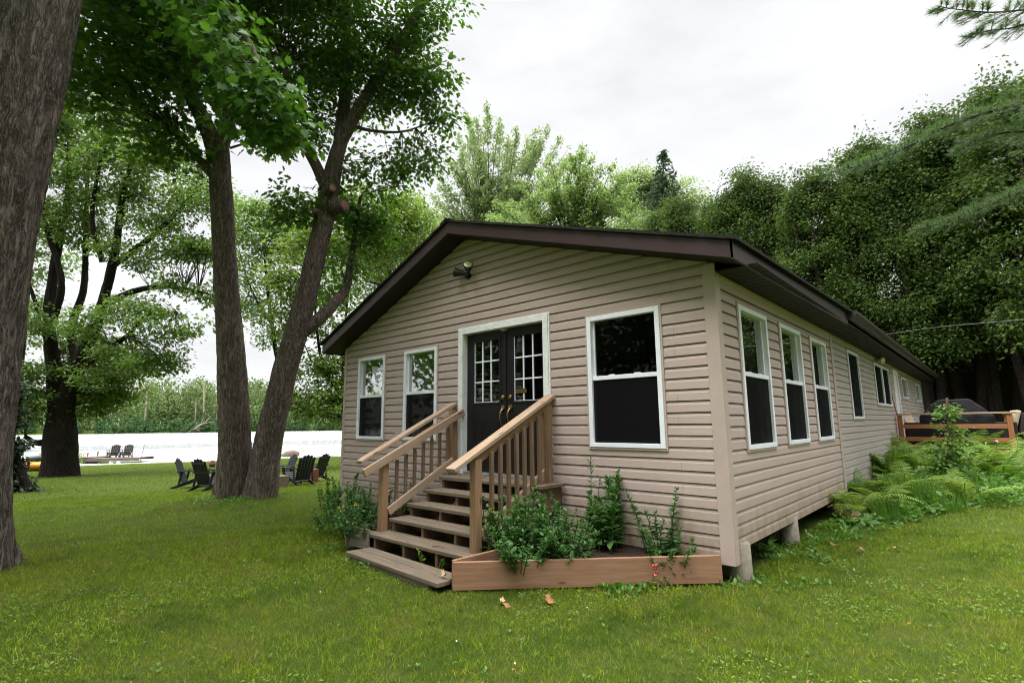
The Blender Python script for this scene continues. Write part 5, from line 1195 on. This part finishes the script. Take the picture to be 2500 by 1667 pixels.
# ------------------------------------------------------------------ chairs, fire-pit blocks
def adirondack(mat, lab, group, slats=5):
    t = thing('garden_chair', lab, 'chair', (0, 0, 0), group=group)
    for s in (-1, 1):
        MB().prism([(s*.27-.015, .42, .02), (s*.27-.015, .42, .36), (s*.27-.015, .30, .38), (s*.27-.015, -.52, .06), (s*.27-.015, -.60, 0), (s*.27-.015, -.45, 0), (s*.27-.015, .26, .24), (s*.27-.015, .30, .02)], (.03, 0, 0)).build('leg', mat, t)
        beam('rear_post', (s*.33, -.30, .10), (s*.33, -.22, .56), .03, .07, mat, t, up=(0, 1, 0))
        beam('front_post', (s*.315, .37, 0), (s*.315, .37, .56), .03, .09, mat, t, up=(0, 1, 0))
        MB().prism([(s*.36-.06, .47, .565), (s*.36+.06, .47, .565), (s*.36+.085, .20, .565), (s*.36+.04, -.34, .565), (s*.36-.04, -.34, .565), (s*.36-.07, .20, .565)], (0, 0, .025)).build('armrest', mat, t, bevel=.004)
    for k in range(6):
        f = k/5; beam('seat_slat', (-.285, .40-f*.58, .385-f*.235), (.285, .40-f*.58, .385-f*.235), .098, .022, mat, t, up=(0, -.38, 1))
    for k in range(slats):
        c = (k-(slats-1)/2); w = .52/slats; top = .98-.022*c*c*(5/slats)**2; fan_ = 1.14
        MB().prism([(c*w-w*.44, -.20, .17), (c*w+w*.44, -.20, .17), ((c*w+w*.44)*fan_, -.20-.36*(top-.17), top-.02), (c*w*fan_, -.20-.36*(top-.17)-.005, top+.012), ((c*w-w*.44)*fan_, -.20-.36*(top-.17), top-.02)], (0, -.022, .006)).build('back_slat', mat, t)
    beam('back_brace', (-.31, -.345, .55), (.31, -.345, .55), .05, .035, mat, t); beam('back_brace', (-.26, -.475, .84), (.26, -.475, .84), .022, .06, mat, t); beam('front_board', (-.285, .415, .30), (.285, .415, .30), .02, .11, mat, t)
    return t
GRP = 'black chairs round the fire pit'
ch = [adirondack(M_BLACKCH, 'black slatted garden chair farthest left, seen from its side', GRP)]
while len(ch) < 5: ch.append(copy_tree(ch[0]))
labs = ['black slatted garden chair farthest left, seen from its side', 'black garden chair seen from behind, partly hidden by the upright trunk', 'black garden chair showing its front slats, half hidden by the leaning trunk', 'black garden chair with its back to the cottage, second from the right', 'black garden chair farthest right, nearest the cottage']
R2 = np.array([.739, .674]); F2 = np.array([-.673, .739])
for c, lab, (u, v), (a, b) in zip(ch, labs, ((468, 1190), (512, 1196), (682, 1180), (728, 1184), (765, 1174)), ((1, .25), (.35, 1), (-.72, -.75), (-.8, .6), (-1, .35))):
    p = ground_at(u, v); c['label'] = lab; c['group'] = GRP; d = R2*a+F2*b; c.location = tuple(p); c.rotation_euler = (0, 0, math.atan2(d[1], d[0])-math.pi/2); c.scale = (.9, .9, .9)
p = ground_at(686, 1190); t = thing('log_block', 'squared log block standing right of the leaning trunk among the chairs', 'log block', tuple(p)); mb = MB(); mb.box(p[0]-.15, p[0]+.15, p[1]-.15, p[1]+.15, p[2]-.02, p[2]+.33); mb.build('block', M_LOG, t, bevel=.015)
p = ground_at(503, 1183); t = thing('log_block', 'brown log block between the two left black chairs', 'log block', tuple(p)); mb = MB(); mb.tube([p, p+np.array([0, 0, .3])], .17, 14); mb.build('block', M_LOG, t, smooth=True)
p = ground_at(763, 1178); t = thing('fire_pot', 'rusty red-brown metal block among the right black chairs', 'fire pot', tuple(p)); mb = MB(); mb.box(p[0]-.14, p[0]+.14, p[1]-.12, p[1]+.12, p[2], p[2]+.42); mb.build('body', M_RUST, t, bevel=.01); mb = MB(); mb.box(p[0]-.03, p[0]+.03, p[1]-.02, p[1]+.02, p[2]+.42, p[2]+.46); mb.build('knob', M_RUST, t, bevel=.01)
p = ground_at(518, 1140); t = thing('red_stone', 'small reddish round stone seen over the left chairs', 'stone', tuple(p)); mb = MB(); q = at(519, 1124, float((p-CAM)@FW)); mb.tube([p, (p+q)/2, q], [.14, .2, .1], 10); mb.build('stone', M_RUST, t, smooth=True)

# ------------------------------------------------------------------ shore: dock, kayak, log
WZ = -1.72
dA = onplane(186, 1120, -1.30); dB = onplane(340, 1117, -1.30); dx = unit(dB-dA); dyv = np.array([-dx[1], dx[0], 0])
t = thing('dock', 'low wooden swimming dock floating at the edge of the river', 'dock', tuple((dA+dB)/2))
Ld = float(np.linalg.norm(dB-dA)); nb = 34
for k in range(nb):
    a = dA+dx*(Ld*(k+.5)/nb); beam('plank', tuple(a), tuple(a+dyv*2.6), Ld/nb*.9, .04, M_DOCK, t, bevel=0)
for o_ in (0.02, 2.58): beam('side_beam', tuple(dA+dyv*o_-np.array([0, 0, .13])), tuple(dB+dyv*o_-np.array([0, 0, .13])), .06, .2, M_DOCKF, t, bevel=0)
for k in (.55, .67): a = dA+dx*Ld*k+dyv*.1; mb = MB(); mb.tube([a+np.array([0, 0, -.5]), a+np.array([0, 0, -.24])], .17, 12); mb.build('float', M_FLOAT, t, smooth=True)
for k in (.04, .20): a = dA+dx*Ld*k+dyv*1.2; beam('mooring_post', tuple(a-np.array([0, 0, .8])), tuple(a+np.array([0, 0, .42 if k < .1 else .55])), .09, .09, M_RUST, t, up=(0, 1, 0))
a = dA+dx*Ld*.985+dyv*.3; beam('pole', tuple(a-np.array([0, 0, .6])), tuple(a+dx*.25+np.array([0, 0, 1.15])), .03, .03, M_RUST, t, up=(0, 1, 0))
r0, r1 = ground_at(222, 1131), dA+dx*Ld*.25
t = thing('ramp', 'pale plank ramp leading from the lawn onto the dock', 'ramp', tuple(r0)); beam('board', tuple(r0+np.array([0, 0, .16])), tuple(r1+dyv*.4+np.array([0, 0, .14])), 2.1, .09, plain('pale_ramp_boards', (.52, .45, .40), .8), t, up=(0, 0, 1))
GD = 'chairs on the dock'
c1 = adirondack(M_DOCKCH, 'dark slatted chair on the dock, the left one facing the river', GD); c2 = copy_tree(c1); c2['label'] = 'dark slatted chair on the dock, the right one facing the river'
for c, k in ((c1, .49), (c2, .70)):
    p = dA+dx*Ld*k+dyv*.85; c.location = (p[0], p[1], p[2]+.02); d = -R2*.75+F2*.55; c.rotation_euler = (0, 0, math.atan2(d[1], d[0])-math.pi/2); c.scale = (1.12, 1.12, 1.12)
p = ground_at(86, 1150); dk2 = R2*.93+F2*.35; kx = np.array([*unit(dk2), 0]); ky = np.array([-kx[1], kx[0], 0])
t = thing('small_boat', 'orange plastic boat with dark seat lying on the grass behind the dark shrub', 'boat', tuple(p)); V = []; n = 15
S_K = np.linspace(-1, 1, 21)
for s in S_K:
    w = .52*(1-abs(s)**2.6)+.012; h = .36*(1-.35*(1-abs(s)**2)) ; top = .62+.10*s*s; bot = .02+.12*abs(s)**4
    for k in range(n):
        a = 2*math.pi*k/n; yv = math.cos(a)*w; zv = (top+bot)/2+math.sin(a)*(top-bot)/2*(1 if math.sin(a) > 0 else 1.0)
        V.append(p+kx*s*1.6+ky*yv+np.array([0, 0, zv]))
Fk = [(i*n+k, i*n+(k+1) % n, (i+1)*n+(k+1) % n, (i+1)*n+k) for i in range(20) for k in range(n)]+[tuple(range(n)), tuple(range(20*n, 21*n))]
m = MB(); m.add(V, Fk); m.build('hull', M_ORANGE, t, smooth=True)
mb = MB(); c = p+np.array([0, 0, .64]); mb.tube([c+kx*.5+np.array([0, 0, .02]), c+kx*.2+np.array([0, 0, .07]), c-kx*.35+np.array([0, 0, .05]), c-kx*.5], [.1, .24, .24, .1], 14); mb.build('cockpit', M_DARKPLASTIC, t, smooth=True)
p = onplane(706, 1108, -1.55); t = thing('mossy_log', 'mossy brown log lying at the water edge beyond the right chairs', 'log', tuple(p)); a, b = onplane(688, 1112, -1.6), onplane(728, 1110, -1.6); mb = MB()
mb.tube([a, a+(b-a)*.3+np.array([0, 0, .12]), a+(b-a)*.7+np.array([0, 0, .15]), b], [.15, .3, .36, .3], 12); mb.build('log', M_ROCK, t, smooth=True)
# reeds at the shore: stuff
rs = np.random.default_rng(501); P = []; 
for u0, u1, v, n in ((180, 205, 1128, 260), (95, 128, 1128, 240), (240, 345, 1130, 200), (690, 705, 1112, 60)):
    for _ in range(n): P.append(onplane(rs.uniform(u0, u1), v+rs.uniform(-3, 2), -1.62))
P = np.array(P); hN = np.where(rs.random(len(P)) < .5, .5, .85)*(.5+.7*rs.random(len(P))); hN[500:] *= .45
BL = T_([(-.03, 0, 0), (.03, 0, 0), (.02, .5, .02), (-.02, .5, .02), (0, 1, -.1)], [(0, 1, 2), (0, 2, 3), (3, 2, 4)])
rd = fast_mesh('shore_reeds', *leaves(P, rs.normal(size=P.shape)*[.3, .3, .1]+[0, 0, 1], rs.normal(size=P.shape), hN, BL), L_BRIGHT); rd['kind'] = 'stuff'

# overhead wire
t = thing('overhead_wire', 'thin pale cable running from the cottage eave to the right', 'cable', tuple(at(2160, 815, 17)))
MB().tube([at(2150, 818, 17.5), at(2300, 797, 15), at(2500, 780, 12.5), at(2900, 730, 9.5)], .006, 5).build('cable', plain('pale_cable', (.2, .2, .2), .6), t, smooth=True)

# ------------------------------------------------------------------ lawn: grass blades, clover, fallen leaves
rs = np.random.default_rng(601)
CX, CY = CAM[0], CAM[1]
def lawn_points(n, r0, r1, pw=1.0):
    r = np.sqrt(r0*r0+(r1*r1-r0*r0)*rs.random(n)**pw); a = rs.uniform(math.radians(-12), math.radians(100), n)
    x = CX-np.sin(a)*r; y = CY+np.cos(a)*r
    k = ~((x > -W-.02) & (x < -.02) & (y > -.0) & (y < LEN))
    k &= ~inpoly(x, y, np.array([(-1.82, -1.80), (-.06, -.1), (-.06, .05), (-1.82, .05)])) & ~inpoly(x, y, np.array([(-4.05, -1.55), (-1.85, -1.55), (-1.85, 0), (-6.9, 0), (-6.6, -.2)]))
    k &= ~inpoly(x, y, np.array([(-3.62, -1.80), (-1.86, -1.93), (-1.86, -1.5), (-3.62, -1.5)])) & ~((x > 0) & (x < 3.5) & (y > 11.5) & (y < 16))
    k &= (-.94*x+.34*y < 49.2)
    for tx, ty, tr_ in ((b1[0], b1[1], .55), ): k &= (x-tx)**2+(y-ty)**2 > tr_**2
    x, y = x[k], y[k]; return np.stack([x, y, zg(x, y)], -1)
BLADE = T_([(-.028, 0, 0), (.028, 0, 0), (.022, .55, .06), (-.022, .55, .06), (0, 1, -.16)], [(0, 1, 2), (0, 2, 3), (3, 2, 4)])
BLADE1 = T_([(-.05, 0, 0), (.05, 0, 0), (0, 1, -.1)], [(0, 1, 2)])
def blades(n, r0, r1, h, tmpl, wide=1.0):
    P = lawn_points(n, r0, r1); N = len(P); f = fbm(P*[.9, .9, 0]+[3, 5, 0], 13, 2); f2 = fbm(P*[5, 5, 0], 17, 2)
    f3 = fbm(P*[13, 13, 0], 19, 2); s = h*(.45+.75*rs.random(N))*(.35+.5*f+.35*f2+.6*np.clip(f3-.35, 0, 1)); V_, F_l = leaves(P, rs.normal(size=P.shape)*[.55, .55, .15]+[0, 0, 1], rs.normal(size=P.shape)*[1, 1, .2], s, (tmpl[0]*[wide, 1, 1], tmpl[1])); return V_, F_l
gp = [blades(120000, 1.2, 5.0, .055, BLADE, 1.5), blades(210000, 5.0, 9.0, .055, BLADE, 1.8), blades(260000, 9.0, 18, .06, BLADE1, 1.5), blades(200000, 18, 52, .08, BLADE1, 2.4)]
gr = fast_mesh('grass', *pack(gp), M_BLADE); gr['kind'] = 'stuff'
P = np.concatenate([lawn_points(30000, 1.2, 7), lawn_points(16000, 7, 14)]); f = fbm(P*[1.1, 1.1, 0], 23, 2); P = P[f > .5]; P[:, 2] += .012+.02*rs.random(len(P))
cl = fast_mesh('clover', *leaves(P, rs.normal(size=P.shape)*[1, 1, .2], rs.normal(size=P.shape)*.3+[0, 0, 1], .021*(.5+.9*rs.random(len(P))), LEAF4), L_CLOVER); cl['kind'] = 'stuff'
P = lawn_points(900, 1.3, 11); P[:, 2] += .03+.015*rs.random(len(P))
lt = fast_mesh('lawn_litter', *leaves(P, rs.normal(size=P.shape)*[1, 1, .2], rs.normal(size=P.shape)*.5+[0, 0, 1], .022*(.3+1.1*rs.random(len(P))**2), LEAF4), M_OLDLEAF); lt['kind'] = 'stuff'
P = lawn_points(260, 1.3, 12); P[:, 2] += .045
bs = fast_mesh('clover_blossoms', *leaves(P, rs.normal(size=P.shape), rs.normal(size=P.shape), .016, LEAF4), M_WHITEP); bs['kind'] = 'stuff'
P = np.concatenate([lawn_points(420, 1.3, 9)]); P = np.repeat(P, 7, 0); P[:, :2] += rs.normal(size=(len(P), 2))*.02; P[:, 2] += .02; a_ = rs.random(len(P))*6.28
wd3 = fast_mesh('lawn_weeds', *leaves(P, np.stack([np.cos(a_), np.sin(a_), .35+.3*rs.random(len(P))], -1), np.repeat([[0, 0, 1.]], len(P), 0), .024*(.5+.9*rs.random(len(P))), LEAF4), L_COVER); wd3['kind'] = 'stuff'
# scruffy growth at the foot of walls, planter and trunks
P = []
def edge(p, q, n, w):
    s = rs.random((n, 1)); e = np.array(p)+(np.array(q)-np.array(p))*s+rs.normal(size=(n, 2))*w; P.append(e)
edge((-1.9, -1.95), (0.0, -.2), 900, .09); edge((.15, .1), (.35, 3.2), 1700, .2); edge((-3.6, -1.95), (-1.9, -2.05), 300, .08); edge((-4.2, -1.7), (-6.8, -.35), 700, .12)
edge((b1[0]-.2, b1[1]-.75), (b1[0]+.9, b1[1]-.3), 600, .25); edge((c0[0], c0[1]), (c0[0]+.01, c0[1]), 1, .1)
P = np.concatenate(P); P = P[fbm(np.stack([P[:, 0]*3.5, P[:, 1]*3.5, 0*P[:, 0]], -1), 31, 2) > .5]; P = np.concatenate([P, zg(P[:, 0], P[:, 1])[:, None]+rs.random((len(P), 1))*.05], 1)
eg = fast_mesh('edge_weeds', *leaves(P, rs.normal(size=P.shape)*[.8, .8, .3]+[0, 0, .7], rs.normal(size=P.shape)*.5+[0, 0, .8], .055*(.35+.9*rs.random(len(P))), LEAF4), L_COVER); eg['kind'] = 'stuff'
# dry leaves lying about
def dry(u, v, s, mat, lab, on=None, group=None):
    p = ground_at(u, v) if on is None else onplane(u, v, on); a = rs.random()*6.28
    V_, F_l = leaves(np.zeros((1, 3)), np.array([[math.cos(a), math.sin(a), .25]]), np.array([[.2, .1, 1.]]), s, LOBED)
    V_[:, 2] += .02*np.sin(V_[:, 0]*60/s*.1)+.25*np.abs(V_[:, 0])
    o = fast_mesh('fallen_leaf', V_, F_l, mat); o.location = (p[0], p[1], p[2]+.035); tag(o, lab, 'leaf', group)
GL = 'dry brown leaves on the lawn'
dry(1232, 1490, .085, M_OLDLEAF, 'curled brown leaf on the grass in front of the plank step corner', None, GL)
dry(1350, 1482, .095, M_OLDLEAF, 'long brown leaf on the grass below the middle of the red planter', None, GL)
dry(1565, 1432, .11, M_OLDLEAF, 'brown leaf leaning on the red planter board near the coral flower', None, GL)
dry(1218, 1478, .06, M_TAN, 'small pale leaf left of the curled brown leaf', None, GL)
dry(1083, 1413, .06, M_TAN, 'dry leaf on the right end of the plank step', -.08, GL)
dry(2022, 1340, .09, M_OLDLEAF, 'brown leaf on the lawn right of the second pier', None, GL)
dry(2095, 1352, .08, M_OLDLEAF, 'brown leaf on the lawn below the fern bed', None, GL)
dry(2190, 1345, .08, M_TAN, 'tan leaf on the sunny lawn below the fern bed', None, GL)
p = ground_at(2075, 1275); t = thing('dry_leaf_spray', 'spray of large pale dry leaves at the front of the fern bed', 'leaves', tuple(p))
Pd = np.array(p)+rs.normal(size=(7, 3))*[.09, .09, .03]+[0, 0, .08]; fast_mesh('leaves', *leaves(Pd, rs.normal(size=Pd.shape)+[0, 0, .6], rs.normal(size=Pd.shape), .17*(.7+.5*rs.random(7)), LOBED), M_TAN, t)
p = onplane(1055, 1332, .055); t = thing('twig', 'short dark twig lying on the lowest tread', 'twig', tuple(p)); MB().tube([p, p+np.array([.09, .03, .006]), p+np.array([.17, .03, .0])], [.006, .005, .003], 5).build('twig', M_BALU, t, smooth=True)

# unseen wood added behind the camera to darken reflections and front light
rs = np.random.default_rng(701); parts = []; tk = MB()
for i in range(30):
    a = math.radians(95+235*(i+rs.random())/30); r = rs.uniform(18, 28); x, y = CX-math.sin(a)*r, CY+math.cos(a)*r
    if x > -1 and y > -6: continue
    z = float(zg(x, y)); H_ = rs.uniform(12, 17); tk.tube([(x, y, z-.2), (x+rs.normal()*.3, y, z+H_*.5), (x, y, z+H_*.8)], [.25, .18, .06], 8)
    n = 2200; d = unit(rs.normal(size=(n, 3))); q = np.array([x, y, z+H_*.56])+d*(.5+.5*rs.random((n, 1)))*[3.2, 3.2, H_*.46]; q = q+(fbm(q*.5, 5, 2)[:, None]-.5)*2
    parts.append(leaves(q, rs.normal(size=q.shape), rs.normal(size=q.shape)*.6+[0, 0, .6], .42*(.6+.8*rs.random(n)), LEAF2))
wv_ = fast_mesh('unseen_woodland', *pack(parts), L_MAPLE); wv_['kind'] = 'stuff'
